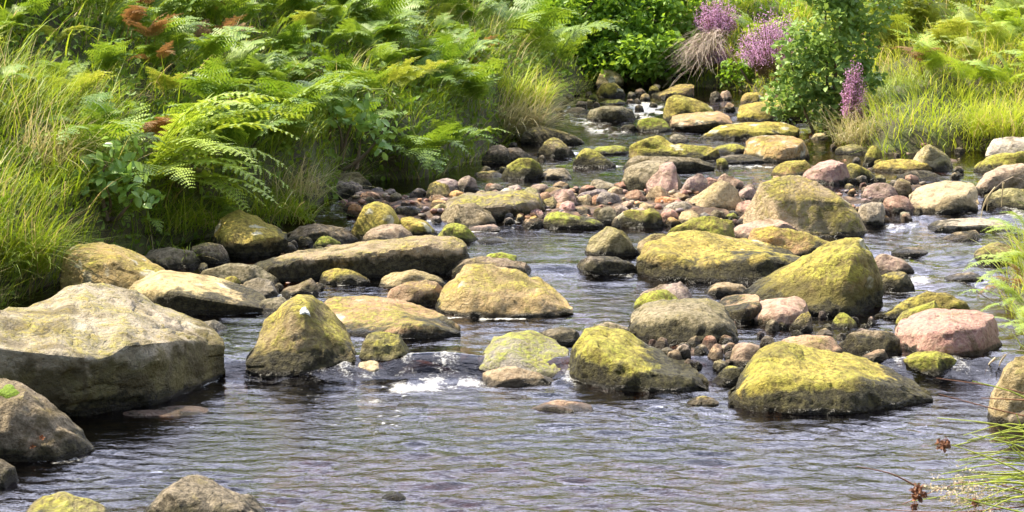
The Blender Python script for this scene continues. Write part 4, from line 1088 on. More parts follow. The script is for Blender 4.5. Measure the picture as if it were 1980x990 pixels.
M_DEADH = leaf_material('dead_heather', (.30, .24, .18), (.56, .46, .38), trans=.1, tint=True, rough=.9)
M_HEATH = leaf_material('heather_bloom', (.56, .27, .48), (.76, .50, .70), trans=.25, rough=.8)
M_HSTEM = leaf_material('heather_stem', (.16, .10, .06), (.24, .20, .07), trans=.1, rough=.9)
M_WOOD = leaf_material('wood', (.10, .07, .04), (.16, .12, .08), trans=0.0, rough=.9)
M_STALK = leaf_material('fern_stalk', (.20, .26, .05), (.30, .30, .07), trans=.1)
M_RUSH = leaf_material('rush_green', (.28, .39, .035), (.48, .52, .09), trans=.3)
M_SEED = leaf_material('rush_seed', (.16, .07, .04), (.26, .12, .06), trans=.1, rough=.8)
M_FLUFF = leaf_material('grass_flower', (.50, .42, .26), (.62, .52, .36), trans=.3, rough=.8)
M_MOSSC = leaf_material('moss_cushion', (.22, .33, .02), (.34, .42, .03), trans=.2, rough=.9)

class MB:
    """collects triangles and quads into one mesh"""
    def __init__(s): s.v = []; s.f = []; s.n = 0; s.t = []
    def add(s, v, f, tint=None):
        v = np.asarray(v, float).reshape(-1, 3); f = np.asarray(f)
        s.v.append(v); s.f.extend((f + s.n).tolist()); s.n += len(v)
        if tint is not None: s.t.append(np.broadcast_to(tint, (len(v),)))
    def mesh(s, name, mat, smooth=False):
        me = mesh_from(name, np.concatenate(s.v), s.f, mat, smooth)
        if s.t: attr(me, 'tint', np.concatenate(s.t))
        return me

def tube(mb, pts, r0, r1, sides=4, tint=None):
    pts = np.asarray(pts, float); n = len(pts)
    tg = np.gradient(pts, axis=0); tg /= np.linalg.norm(tg, axis=1)[:, None] + 1e-9
    ref = np.array([0, 0, 1.0]) if abs(tg[0, 2]) < .9 else np.array([1.0, 0, 0])
    a = np.cross(tg, ref); a /= np.linalg.norm(a, axis=1)[:, None] + 1e-9
    c = np.cross(tg, a)
    rr = np.linspace(r0, r1, n)[:, None]
    ring = [pts + rr * (math.cos(q) * a + math.sin(q) * c) for q in np.arange(sides) * 2 * math.pi / sides]
    v = np.stack(ring, 1).reshape(-1, 3)
    f = [[i * sides + j, i * sides + (j + 1) % sides, (i + 1) * sides + (j + 1) % sides, (i + 1) * sides + j] for i in range(n - 1) for j in range(sides)]
    mb.add(v, f, tint)

# ---------------------------------------------------------------- fern fronds
def make_frond(kind, seed, mat):
    """one frond, stalk from the origin rising along +Z and arching over towards +X, unit length"""
    rg = np.random.default_rng(seed); mb = MB()
    N = 48
    s = np.linspace(0, 1, N)
    if kind == 'bracken':
        th = R(rg.uniform(4, 16)) + R(rg.uniform(52, 104)) * sm(.15, .95, s); start, npin, wid = .36, 12, rg.uniform(.24, .31)
    else:
        th = R(rg.uniform(12, 30)) + R(rg.uniform(60, 105)) * s ** 1.3; start, npin, wid = .14, 24, rg.uniform(.115, .15)
    yaw = rg.uniform(-.35, .35) * s ** 2
    d = np.stack([np.sin(th) * np.cos(yaw), np.sin(th) * np.sin(yaw), np.cos(th)], 1)
    rach = np.concatenate([[[0, 0, 0]], np.cumsum(d[:-1] / (N - 1), axis=0)])
    tube(mb, rach[::4], .0065, .002, 3)
    for i in range(npin):
        q = start + (1 - start) * (i / npin) ** .92
        k = q * (N - 1); k0 = int(k)
        p0 = rach[k0] + (k - k0) * (rach[min(k0 + 1, N - 1)] - rach[k0]); t = d[k0]
        side0 = np.cross([0, 0, 1.0], t); side0 = side0 / (np.linalg.norm(side0) + 1e-6)
        nrm = np.cross(t, side0)
        x = (q - start) / (1 - start)
        if kind == 'bracken': ln = wid * (1 - x) ** .85 * min(1, .75 + x * 2.5) + .006
        else: ln = wid * math.sin(math.pi * min(1, .10 + .9 * x ** .8)) ** .8 + .01
        for sd in (-1, 1):
            fw = .5 if kind == 'bracken' else .35
            L = ln * rg.uniform(.85, 1.1)
            ax = side0 * sd * math.cos(fw) + t * math.sin(fw) + nrm * rg.uniform(-.05, .28)
            ax /= np.linalg.norm(ax)
            dz = np.array([0, 0, -1.0]) * L * rg.uniform(.1, .38)
            m = max(3, int((6.5 if kind == 'bracken' else 6) * (L / wid) ** .7) + 1)
            tt = np.linspace(0.02, 1, m + 1)
            P = p0 + ax * (tt[:, None] * L) + dz * (tt[:, None] ** 2)
            ca = np.cross(ax, nrm); ca /= np.linalg.norm(ca)
            hw = L * (.27 if kind == 'bracken' else .165)
            for j in range(m):
                wj = hw * (1 - tt[j]) ** .6 + .0015
                seg = P[j + 1] - P[j]
                for s2 in (-1, 1):
                    tip = P[j] + ca * s2 * wj + ax * wj * .55 + np.array([0, 0, -.12 * wj])
                    mb.add([P[j], P[j] + seg * .82, tip + seg * .28, tip], [[0, 1, 2, 3]])
    return mb.mesh('frond', mat)
FR_B = [make_frond('bracken', 100 + k, M_BRACK) for k in range(7)]
FR_L = [make_frond('lady', 200 + k, M_LADY) for k in range(6)]
def recol(me, mat):
    c = me.copy(); c.materials.clear(); c.materials.append(mat); return c
FR_BY = [recol(m_, M_BRACK2) for m_ in FR_B[:4]]
FR_BD = [recol(m_, M_BRACKB) for m_ in FR_B[3:7]]
FR_LS = [recol(m_, M_LADY) for m_ in FR_L[:4]]
FR_BL = [recol(m_, M_LADY) for m_ in FR_B[:5]]

def fern(label, loc, meshes, n, size, seed, group=None, az=None, spread=math.pi, name='bracken_fern', lean=.25, cat='fern'):
    rg = np.random.default_rng(seed)
    t = thing(name, label, cat, tuple(loc), group)
    for k in range(n):
        a = (az + rg.uniform(-spread, spread)) if az is not None else rg.uniform(0, 6.283)
        s = size * rg.uniform(.72, 1.12)
        o = obj('frond', meshes[rg.integers(len(meshes))], t, (rg.normal(0, .03), rg.normal(0, .03), -.03), (rg.normal(0, .10), rg.uniform(-.1, lean), a), s)
        o.rotation_euler = (rg.normal(0, .15), rg.uniform(-.12, lean), a)
    return t

# ---------------------------------------------------------------- grass
def blades(mb, P, az, L, lean, droop, w, tint, seg=4, rg=None):
    """vectorised curved grass blades"""
    n = len(P)
    out = np.stack([np.cos(az), np.sin(az), 0 * az], 1); upv = np.array([0, 0, 1.0]); sd = np.stack([-np.sin(az), np.cos(az), 0 * az], 1)
    rows = []
    for k in range(seg + 1):
        t = k / seg
        c = P + L[:, None] * (upv * (np.cos(lean) * t - droop * t * t * .62)[:, None] + out * (np.sin(lean) * t + droop * .55 * t * t)[:, None])
        ww = (w * (1 - t ** 1.6) + .0002)[:, None]
        rows.append(np.stack([c - sd * ww, c + sd * ww], 1))
    V = np.stack(rows, 1).reshape(-1, 3)                    # n, seg+1, 2
    b0 = np.arange(n)[:, None] * (seg + 1) * 2
    k = np.arange(seg)[None, :] * 2
    q = (b0 + k)[..., None] + np.array([0, 1, 3, 2])
    mb.add(V, q.reshape(-1, 4), np.repeat(tint, (seg + 1) * 2))

def scatter(n, test, x0, x1, y0, y1, rg):
    X, Y = rg.uniform(x0, x1, n), rg.uniform(y0, y1, n)
    d, _ = sdf(X, Y)
    m = test(X, Y, d)
    X, Y, d = X[m], Y[m], d[m]
    return X, Y, G(X, Y), d

def downhill(X, Y, d):
    e = .05
    dx = (sdf(X + e, Y)[0] - d); dy = (sdf(X, Y + e)[0] - d)
    return np.arctan2(-dy, -dx)

def grass_patch(label, n, test, box, Lr, mat, seed, wr=(.0018, .0042), droopr=(.2, .9), clump=4.0, kind='stuff', name='grass', tmul=1.0, tadd=0.0, leanr=(.05, .6)):
    rg = np.random.default_rng(seed)
    X, Y, Z, d = scatter(n, test, *box, rg)
    cl = fbm(np.stack([X * clump, Y * clump, 0 * X], -1), seed, 2)
    az = downhill(X, Y, d) + rg.normal(0, .9, len(X)) + cl * 1.2
    L = rg.uniform(*Lr, len(X)) * (1 + .35 * cl)
    tint = np.clip(.5 + .38 * cl + rg.normal(0, .22, len(X)), 0, 1) * tmul + tadd
    mb = MB()
    blades(mb, np.stack([X, Y, Z - .02], 1), az, L, rg.uniform(*leanr, len(X)), rg.uniform(*droopr, len(X)), rg.uniform(*wr, len(X)), tint)
    return tag(obj(name, mb.mesh(name, mat)), label, 'grass', kind=kind)

def Xpx(X, Y): return 990 + F_PX * X / Y     # column of a ground point, used only to choose where each kind grows
grass_patch('bright long grass drooping over the left bank', 26000, lambda X, Y, d: (d > -.02) & (d < 1.3) & (Xpx(X, Y) < 190 + 40 * np.sin(Y * 9)), (-3.6, -1.2, 7.8, 13.072), (.16, .42), M_GRASS, 1, wr=(.0014, .0034))
grass_patch('long dark green grass between the ferns of the left bank', 42000, lambda X, Y, d: (d > -.03) & (d < 2.4) & (Xpx(X, Y) > 150) & (X < .2), (-4.2, 0.3, 9.75, 20.52), (.12, .36), M_GRASS, 2, droopr=(.3, 1.1))
grass_patch('yellow green grass hanging over the right bank', 42000, lambda X, Y, d: (d > -.02) & (d < 1.7) & (X > 1.3), (1.3, 6.5, 13.2, 21.28), (.14, .36), M_GRASSY, 3, droopr=(.3, 1.1))
grass_patch('rough grass on the near right bank', 9000, lambda X, Y, d: (d > 0) & (d < 1.2) & (X > 1.0), (1.4, 3.4, 6.3, 13.376), (.10, .3), M_GRASSY, 4)
grass_patch('mossy grass at the far head of the stream', 15000, lambda X, Y, d: (d > -.01) & (d < 1.8) & (X > .1), (0.1, 4.2, 18.9, 25.08), (.07, .22), M_GRASS, 5, tadd=-.1)
grass_patch('distant rough grass on the slopes above the stream', 26000, lambda X, Y, d: (d > 1.2), (-9, 9, 12.75, 36.48), (.25, .55), M_GRASS, 6, wr=(.004, .008))
grass_patch('bright turf along the foot of the left ferns', 7000, lambda X, Y, d: (d > -.03) & (d < .22), (-2.3, -0.5, 10.8, 14.592), (.05, .16), M_GRASS, 7, tmul=.4)

def tussock(label, px, row, n, Lr, mat, seed, rad, az=None, spread=1.2, droopr=(.3, 1), wr=(.0015, .003), leanr=(.1, .9), bank=True, name='grass_tussock', dz=0):
    rg = np.random.default_rng(seed)
    B = hit(px, row); B[2] += dz
    rr = rad * np.sqrt(rg.uniform(0, 1, n)); a = rg.uniform(0, 6.283, n)
    P = np.stack([rr * np.cos(a), rr * np.sin(a), 0 * a - .01 + (.25 * (rad - rr) if rad > .1 else 0)], 1)
    dirs = a if az is None else az + rg.normal(0, spread, n)
    mb = MB(); blades(mb, P, dirs, rg.uniform(*Lr, n), rg.uniform(*leanr, n), rg.uniform(*droopr, n), rg.uniform(*wr, n), np.clip(rg.normal(.5, .3, n), 0, 1), seg=5)
    t = thing(name, label, 'grass tussock', tuple(B))
    bl = obj('blades', mb.mesh('blades', mat), t); bl['kind'] = 'stuff'
    return t
tussock('big straw coloured grass tussock leaning over the left shore upstream', 985, 262, 620, (.25, .55), M_STRAW, 21, .22, az=-.45, spread=.8, wr=(.002, .0042))
tussock('second straw tussock just behind the big one on the left shore', 1000, 205, 420, (.22, .48), M_GRASSY, 22, .25, az=-.4, spread=.9, wr=(.002, .004))
tussock('small bright green grass tuft growing on the dark ledge stone at left', 362, 508, 90, (.06, .16), M_GRASS, 23, .05, leanr=(.2, 1.1), wr=(.0018, .0034), dz=.03)
tussock('dry grass tussock in the bright grass at the left edge', 95, 330, 260, (.25, .5), M_STRAW, 24, .16, az=-.6, spread=.9)
tussock('dry pale grass tussock left of the middle of the left bank', 560, 380, 170, (.2, .42), M_STRAW, 25, .2, az=-.9, spread=.9)
tussock('pale grass tussock hanging at the right bank by the pink heather', 1660, 275, 260, (.2, .45), M_STRAW, 26, .18, az=-2.0, spread=.9)
tussock('dense yellow grass tussock at the right edge above the pale grey boulder', 1930, 262, 500, (.25, .5), M_GRASSY, 27, .22, az=-1.8, spread=1.0)
tussock('dark green grass tussock in the hollow under the bright fern', 330, 440, 420, (.15, .34), M_GRASS, 29, .25, az=-1.0, spread=1.0)
tussock('green grass tussock hanging over the stones right of the bright fern', 520, 425, 420, (.15, .36), M_GRASS, 30, .25, az=-1.0, spread=1.0)
tussock('bright green grass tussock overhanging at the left frame edge', 20, 520, 700, (.25, .5), M_GRASS, 28, .2, az=-.9, spread=.8)

# ---------------------------------------------------------------- bracken on both banks, plant by plant
def fern_bank(n, test, box, mind, seed, region):
    rg = np.random.default_rng(seed)
    X, Y, Z, d = scatter(n * 40, test, *box, rg)
    keep = []
    for k in range(len(X)):
        if all((X[k] - X[j]) ** 2 + (Y[k] - Y[j]) ** 2 > mind ** 2 for j in keep):
            keep.append(k)
            if len(keep) >= n: break
    az = downhill(X, Y, d)
    for i, k in enumerate(keep):
        region(i, (X[k], Y[k], Z[k]), d[k], az[k], rg)

def left_ferns(i, p, d, az, rg):
    col = Xpx(p[0], p[1]); far = p[1] > 10.6
    u = rg.uniform()
    where = ('left of the bright fern' if col < 200 else 'around the bright fern' if col < 420 else 'between the bright fern and the bramble' if col < 600 else 'by the broad leaved bramble' if col < 760
             else 'above the dark shore pool' if col < 920 else 'around the straw tussock')
    where += ', low near the stones' if d < .7 else ', half way up' if d < 1.5 else ', high up the slope'
    if u < .045: fern(f'rust brown dead bracken {where}', p, FR_BD, 4, rg.uniform(.35, .55), 900 + i, f'dead bracken on the left bank {where}', az, 1.6)
    elif u < .11: fern(f'yellowing bracken fern {where}', p, FR_BY, 5, rg.uniform(.3, .45), 900 + i, f'yellowing bracken on the left bank {where}', az, 1.6)
    else: fern(f'green bracken fern {where}', p, FR_B, 8, rg.uniform(.34, .60), 900 + i, f'green bracken on the left bank {where}', az, 2.0)
fern_bank(200, lambda X, Y, d: (d > .10) & (d < 2.6) & (X < .25) & ((Xpx(X, Y) > 170) | (d > .75)) & (Xpx(X, Y) > -150) & ~((Xpx(X, Y) > 915) & (d < .6)), (-5.2, .3, 10.2, 21.5), .20, 31, left_ferns)
def right_ferns(i, p, d, az, rg):
    u = rg.uniform(); col = Xpx(p[0], p[1])
    w = ('beside the dark round leaved shrub' if col < 1740 else 'above the yellow grass' if col < 1880 else 'by the right frame edge') + (', low down' if d < 1.5 else ', high up')
    if u < .06: fern(f'rust brown dead bracken {w}', p, FR_BD, 4, rg.uniform(.4, .6), 1500 + i, f'dead bracken on the right bank {w}', az, 1.6)
    elif u < .40: fern(f'yellow green bracken fern {w}', p, FR_BY, 7, rg.uniform(.34, .56), 1500 + i, f'yellow green bracken on the right bank {w}', az, 1.9)
    else: fern(f'light green bracken fern {w}', p, FR_BL, 7, rg.uniform(.34, .58), 1500 + i, f'light green bracken on the right bank {w}', az, 2.0)
fern_bank(78, lambda X, Y, d: (d > .75) & (d < 2.6) & (X > 1.9) & (Xpx(X, Y) > 1600) & (Xpx(X, Y) < 2200), (1.9, 6.5, 14.3, 25), .23, 33, right_ferns)
def thicket(label, n, test, box, meshes, mat, size, seed):
    """the farther bracken, where single plants can no longer be told apart"""
    rg = np.random.default_rng(seed); X, Y, Z, d = scatter(n, test, *box, rg)
    V, F, c = [], [], 0
    geo = []
    for me in meshes:
        a = np.zeros(len(me.vertices) * 3); me.vertices.foreach_get('co', a)
        geo.append((a.reshape(-1, 3), [list(p.vertices) for p in me.polygons]))
    for x, y, z in zip(X, Y, Z):
        v, f = geo[rg.integers(len(geo))]
        a = rg.uniform(0, 6.28); ca, sa = math.cos(a), math.sin(a); s = rg.uniform(*size)
        V.append(np.stack([(v[:, 0] * ca - v[:, 1] * sa) * s + x, (v[:, 0] * sa + v[:, 1] * ca) * s + y, v[:, 2] * s + z], 1))
        F.extend([[i + c for i in q] for q in f]); c += len(v)
    tag(obj('bracken_thicket', mesh_from('bracken_thicket', np.concatenate(V), F, mat, False)), label, 'bracken', kind='stuff')
thicket('mass of bracken higher up the left bank', 620, lambda X, Y, d: (d > 1.5) & (d < 5) & (X < .3) & (Xpx(X, Y) > -80), (-6, .3, 10.5, 25), FR_B[:4], M_BRACK, (.38, .6), 35)
thicket('mass of light bracken higher up the right bank', 420, lambda X, Y, d: (d > 1.2) & (d < 5) & (X > 1.9) & (Xpx(X, Y) < 2100) & (Xpx(X, Y) > 1580), (1.9, 7, 14, 26), FR_B[2:6], M_BRACK2, (.4, .62), 36)
# ferns over the far bush and between the heathers
for i, (px, row, n, s, lab) in enumerate([(1095, 150, 6, .75, 'green bracken clump left of the far leafy bush'), (1060, 140, 6, .8, 'green bracken clump behind the straw tussock'),
        (1460, 110, 6, .6, 'light green bracken between the two purple heathers at the back'), (1020, 110, 6, .8, 'green bracken on the left slope far upstream')]):
    fern(lab, hit(px, row), FR_B if i != 2 else FR_BL, n, s, 1800 + i)

for i, (px, row, n, s) in enumerate([(255, 100, 4, .34), (300, 125, 5, .36), (270, 60, 4, .32), (320, 165, 3, .30)]):
    fern(['rust brown dead bracken high on the left bank, the left of the upper pair', 'largest rust brown dead bracken high on the left bank', 'topmost rust brown dead bracken near the top left of the bank', 'lowest rust brown dead bracken above the bright fern'][i], hit(px, row) + np.array([0, -.1, .10]), FR_BD, n, s, 1850 + i, 'dead bracken high on the left bank', -1.2, 1.6)
# hero fern: bright fronds arching out of the left bank
B = hit(300, 405)
t = thing('bright_fern', 'bright yellow green fern with long arching fronds at the left bank', 'fern', tuple(B + np.array([-.05, .12, .12])))
rgf = np.random.default_rng(77)
hero = [(-.35, .92, .05), (-.1, .95, .35), (.15, 1.0, .10), (.35, .98, .45), (-.6, .9, .5), (-.9, .75, .75), (-1.2, .7, .9), (-.2, .85, .8), (-.45, .8, 1.0), (.05, .8, .75), (.3, .85, .95), (-.75, .85, .2),
        (.6, .8, .3), (-1.5, .7, .8), (-1.9, .55, .9), (.9, .7, .5), (-.3, .7, 1.2), (.1, .65, 1.2), (-.65, .65, 1.25), (1.3, .75, .1), (-.15, .9, -.1), (.5, .72, 1.0)]
for a, s, lean in hero:
    obj('frond', FR_L[rgf.integers(6)], t, (rgf.normal(0, .05), rgf.normal(0, .05), rgf.normal(0, .03)), (rgf.normal(0, .15), lean * .75 - .1, a + rgf.normal(0, .1)), s * 1.05)
# smaller ferns hanging over the left shore
for i, (px, row, n, s, lab, az) in enumerate([
        (800, 345, 7, .55, 'dark green fern hanging low over the water at the left shore', -1.0), (700, 345, 5, .5, 'small dark fern left of the low hanging shore fern', -1.2),
        (430, 455, 4, .4, 'small shaded fern behind the peaked boulder', -1.0), (240, 470, 4, .4, 'small shaded fern over the yellow lichened boulder', -1.0),
        (870, 330, 6, .5, 'drooping fern at the shore left of the straw tussock', -.8)]):
    fern(lab, hit(px, row) + np.array([0, .1, .05]), FR_B, n, s, 1900 + i, None, az, .9, lean=.7)
# little bright ferns at the right frame edge
for i, (px, row, lab) in enumerate([(1985, 520, 'bright little fern at the right frame edge above the brown dead fronds'), (1992, 455, 'topmost bright little fern at the right frame edge'), (1995, 640, 'lowest bright little fern at the right frame edge'), (1990, 590, 'small light green fern just above the lowest one at the right edge')]):
    B = hit(px, row)
    fern(lab, (B[0], B[1], B[2] + .02), FR_LS, 7, [.30, .3, .26, .24][i], 1950 + i, None, math.pi + .3, 1.2, name='little_fern', lean=.8)
fern('brown withered little fern below the bright ones at the right edge', hit(1975, 560), FR_BD, 6, .22, 1970, None, math.pi, 1.3, name='withered_fern', lean=.9)

# ---------------------------------------------------------------- leaves, bushes
def leaf_mesh(name, mat, L=1.0, Wd=.62, fold=.12):
    v = [(0, 0, 0), (.25 * L, Wd * .36 * L, fold * .6), (.62 * L, Wd * .46 * L, fold), (1 * L, 0, -.06), (.62 * L, -Wd * .46 * L, fold), (.25 * L, -Wd * .36 * L, fold * .6), (.45 * L, 0, 0)]
    return mesh_from(name, v, [[0, 6, 2, 1], [6, 3, 2], [0, 5, 4, 6], [6, 4, 3]], mat)
LEAFV = np.array([(0, 0, 0), (.25, .225, .07), (.62, .285, .12), (1, 0, -.06), (.62, -.285, .12), (.25, -.225, .07), (.45, 0, 0)])
LEAFF = [[0, 6, 2, 1], [6, 3, 2], [0, 5, 4, 6], [6, 4, 3]]
def leaf_rot(n, rg, up=.8):
    nr = rg.normal(0, .65, (n, 3)); nr[:, 2] += up; nr /= np.linalg.norm(nr, axis=1)[:, None]
    x = rg.normal(0, 1, (n, 3)); x -= (x * nr).sum(1)[:, None] * nr; x /= np.linalg.norm(x, axis=1)[:, None]
    return x, np.cross(nr, x), nr
def leaves_joined(mb, P, size, rg, up=.8):
    n = len(P); x, y, z = leaf_rot(n, rg, up)
    s = size * rg.uniform(.65, 1.2, n)
    V = P[:, None, :] + s[:, None, None] * (LEAFV[None, :, 0:1] * x[:, None] + LEAFV[None, :, 1:2] * y[:, None] + LEAFV[None, :, 2:3] * z[:, None])
    base = mb.n
    mb.v.append(V.reshape(-1, 3)); mb.n += n * 7
    for k in range(n): mb.f.extend([[base + 7 * k + q for q in f] for f in LEAFF])
def blob_points(blobs, n, rg, seed):
    out = []
    tot = sum(b_[3] ** 2 for b_ in blobs)
    for (x, y, z, r) in blobs:
        m = int(n * r * r / tot)
        d = rg.normal(0, 1, (m * 2, 3)); d /= np.linalg.norm(d, axis=1)[:, None]
        rad = r * rg.uniform(.45, 1.05, m * 2) ** .6
        P = np.array([x, y, z]) + d * rad[:, None] * np.array([1, .9, .95])
        keep = fbm(P * 7, seed, 2) > (-.45 if n > 8000 else -.12)
        out.append(P[keep][:m])
    return np.concatenate(out)
def bush(name, label, cat, loc, blobs, n, size, mat, seed, parts=0, up=.8, limbs=7):
    rg = np.random.default_rng(seed)
    t = thing(name, label, cat, tuple(loc))
    P = blob_points(blobs, n, rg, seed)
    P = P[P[:, 2] > -.02]
    if parts:
        front = np.argsort(P[:, 1] + rg.uniform(0, .15, len(P)) - .2 * P[:, 2])[:parts]
        me = leaf_mesh('leaf', mat)
        from mathutils import Matrix
        x, y, z = leaf_rot(len(front), rg, up)
        for k, i in enumerate(front):
            M = Matrix([[x[k][0], y[k][0], z[k][0]], [x[k][1], y[k][1], z[k][1]], [x[k][2], y[k][2], z[k][2]]])
            obj('leaf', me, t, tuple(P[i]), M.to_euler(), size * rg.uniform(.8, 1.3))
        P = np.delete(P, front, 0)
    mb = MB(); leaves_joined(mb, P, size, rg, up)
    if len(P):
        fo = obj('foliage', mb.mesh('foliage', mat, True), t); fo['kind'] = 'stuff'
    for k in range(limbs):
        mb = MB(); b_ = blobs[k % len(blobs)]
        e = np.array(b_[:3]) + rg.normal(0, b_[3] * .4, 3); s0 = np.array([rg.normal(0, .04), rg.normal(0, .04), -.05])
        mid = (s0 + e) / 2 + rg.normal(0, .05, 3)
        q = np.linspace(0, 1, 7)[:, None]
        tube(mb, (1 - q) ** 2 * s0 + 2 * q * (1 - q) * mid + q * q * e, .014, .004, 5)
        obj('stem', mb.mesh('stem', M_WOOD, True), t)
    return t

B = hit(1220, 168)
bush('leafy_bush', 'dense bright green leafy bush at the back of the stream', 'bush', B + np.array([0, .35, 0]), [(-.45, -.1, .22, .2), (-.2, -.25, .2, .2), (.05, -.35, .24, .22), (.3, -.25, .26, .22), (.48, -.05, .3, .2), (-.4, .1, .5, .26), (-.1, 0, .5, .28), (.2, 0, .55, .28), (.45, .15, .6, .25), (-.5, .4, .8, .3), (-.15, .3, .8, .3), (.2, .3, .85, .3), (.45, .45, .95, .28), (-.3, .7, 1.15, .35), (.15, .7, 1.2, .35), (.5, .8, 1.2, .3)], 15000, .06, M_BUSH, 41, parts=300)
B = hit(1120, 160)
bush('leafy_bush', 'smaller green bush left of the dense leafy bush at the back', 'bush', B + np.array([-.05, .5, 0]), [(-.1, 0, .35, .26), (.1, 0, .65, .28), (-.15, .1, .8, .3), (.1, .1, 1.0, .3)], 2600, .05, M_BUSH, 42)
B = hit(1600, 262)
bush('leafy_shrub', 'dark green round leaved shrub standing on the right shore', 'shrub', B + np.array([0, .2, 0]), [(-.02, 0, .18, .20), (.05, 0, .42, .26), (-.15, .03, .55, .22), (.18, .03, .62, .22), (0, 0, .80, .26), (.1, 0, 1.05, .24), (-.05, .05, 1.2, .22), (-.25, 0, .40, .13), (-.12, 0, .22, .16), (.14, 0, .25, .17), (-.26, 0, .25, .17), (.28, .05, .32, .18), (.30, .05, .92, .22)], 5600, .055, M_SHRUB, 43, parts=300)
B = hit(1455, 165)
bush('leafy_shrub', 'low light green leafy shrub under the purple heather', 'shrub', B + np.array([0, .1, 0]), [(-.15, 0, .1, .13), (.05, 0, .16, .15), (.22, 0, .12, .14), (.1, .05, .28, .13)], 700, .05, M_BUSH, 44)
B = hit(1690, 60)
bush('leafy_bush', 'yellow green leafy bush behind the dark round leaved shrub', 'bush', hit(1720, 150) + np.array([.0, .9, 0]), [(-.2, 0, .3, .28), (.1, 0, .45, .3), (-.1, .1, .7, .3), (.3, .1, .5, .25), (.15, .1, .85, .28)], 2600, .05, M_BRACK2, 45)
def leafy_plant(label, px, row, ext, n, size, seed, off=(0, 0, 0)):
    B = hit(px, row) + np.array(off)
    bush('broadleaf_plant', label, 'plant', B, ext, n, size, M_ALDER, seed, parts=n, up=.55, limbs=6)
leafy_plant('broad leaved plant with pale round leaves left of the bright fern', 215, 420, [(-.07, 0, .06, .12), (.05, 0, .10, .14), (-.08, .02, .20, .14), (.07, 0, .27, .13), (.16, -.03, .12, .13)], 220, .062, 51, (0, -.05, .04))
leafy_plant('broad leaved bramble with round leaves in the middle of the left bank', 660, 330, [(-.1, 0, .22, .13), (.05, 0, .28, .14), (.18, 0, .15, .12), (-.02, .02, .40, .11), (.25, -.03, .22, .09)], 180, .058, 52, (0, -.05, .06))

# low leafy cover on the soil between the taller plants
def cover(label, n, test, box, size, mat, seed):
    rg = np.random.default_rng(seed)
    X, Y, Z, d = scatter(n, test, *box, rg)
    P = np.stack([X, Y, Z + rg.uniform(.0, .10, len(X)) + .06 * fbm(np.stack([X * 5, Y * 5, 0 * X], -1), seed, 2)], 1)
    mb = MB(); leaves_joined(mb, P, size, rg, .5)
    tag(obj('ground_cover', mb.mesh('ground_cover', mat)), label, 'ground cover', kind='stuff')
cover('low mixed leaves covering the soil of the left bank', 42000, lambda X, Y, d: (d > -.01) & (d < 2.2) & (X < .3), (-4.4, .3, 10, 21), .05, M_BRACK, 71)
cover('low leaves covering the soil at the far head of the stream', 12000, lambda X, Y, d: (d > .02) & (d < 1.6) & (X > .0), (.0, 4.2, 18.5, 25), .05, M_BUSH, 72)

# ---------------------------------------------------------------- heather
def heather(label, px, row, off, rx, h, n, seed, bloom=.92, at=None):
    rg = np.random.default_rng(seed)
    t = thing('heather_bush', label, 'heather', tuple(hit(px, row) + np.array(off)) if at is None else tuple(at), 'heather clumps')
    st, fl = MB(), MB()
    for k in range(n):
        a, r_ = rg.uniform(0, 6.283), math.sqrt(rg.uniform(0, 1))
        e = np.array([math.cos(a) * r_ * rx, math.sin(a) * r_ * rx * .8, h * (1 - .45 * r_ * r_) * rg.uniform(.5, 1.15)])
        s0 = np.array([e[0] * .35, e[1] * .35, 0]); q = np.linspace(0, 1, 5)[:, None]
        P = s0 + (e - s0) * q + np.array([0, 0, .06]) * q * (1 - q)
        tube(st, P, .0022, .0010, 3)
        if rg.uniform() < bloom:
            m = rg.integers(12, 24)
            f = rg.uniform(.45, 1.02, m)[:, None]
            c = s0 + (e - s0) * f + rg.normal(0, .010, (m, 3))
            leaves_joined(fl, c, .0145, rg, .2)
    o = obj('stems', st.mesh('stems', M_HSTEM), t); o['kind'] = 'stuff'
    if fl.n:
        o = obj('blossom', fl.mesh('blossom', M_HEATH), t); o['kind'] = 'stuff'
    return t
heather('big pink purple heather right of the dead heather at the back', 1496, 155, (0, .05, .03), .31, .50, 420, 61)
heather('dark purple heather at the top of the rock outcrop at the back', 1385, 95, (0, 0, 0), .20, .36, 260, 62, at=at_depth(1385, 80, hit(1350, 140)[1] + .15))
heather('small pink heather at the foot of the rock outcrop', 1392, 140, (0, .0, .02), .13, .22, 130, 63)
heather('bright magenta heather beside the dark round leaved shrub', 1655, 262, (0, .12, .03), .095, .46, 150, 64)
# grey dead heather hanging down over the outcrop
B = hit(1350, 140); rg = np.random.default_rng(66)
t = thing('dead_heather', 'pale grey dead heather hanging over the rock outcrop at the back', 'heather', tuple(at_depth(1385, 72, B[1] - .12)))
mb = MB(); n = 800
u_ = rg.uniform(0, 1, n)
P = np.stack([-.16 * u_ + rg.normal(0, .06, n), rg.normal(0, .06, n), -.16 * u_ + rg.normal(0, .045, n)], 1)
blades(mb, P, rg.normal(-2.5, .8, n), rg.uniform(.05, .19, n), rg.uniform(.1, 1.5, n), rg.uniform(.6, 2.5, n), rg.uniform(.0016, .0028, n), rg.uniform(0, 1, n), seg=5)
o = obj('twigs', mb.mesh('twigs', M_DEADH), t); o['kind'] = 'stuff'

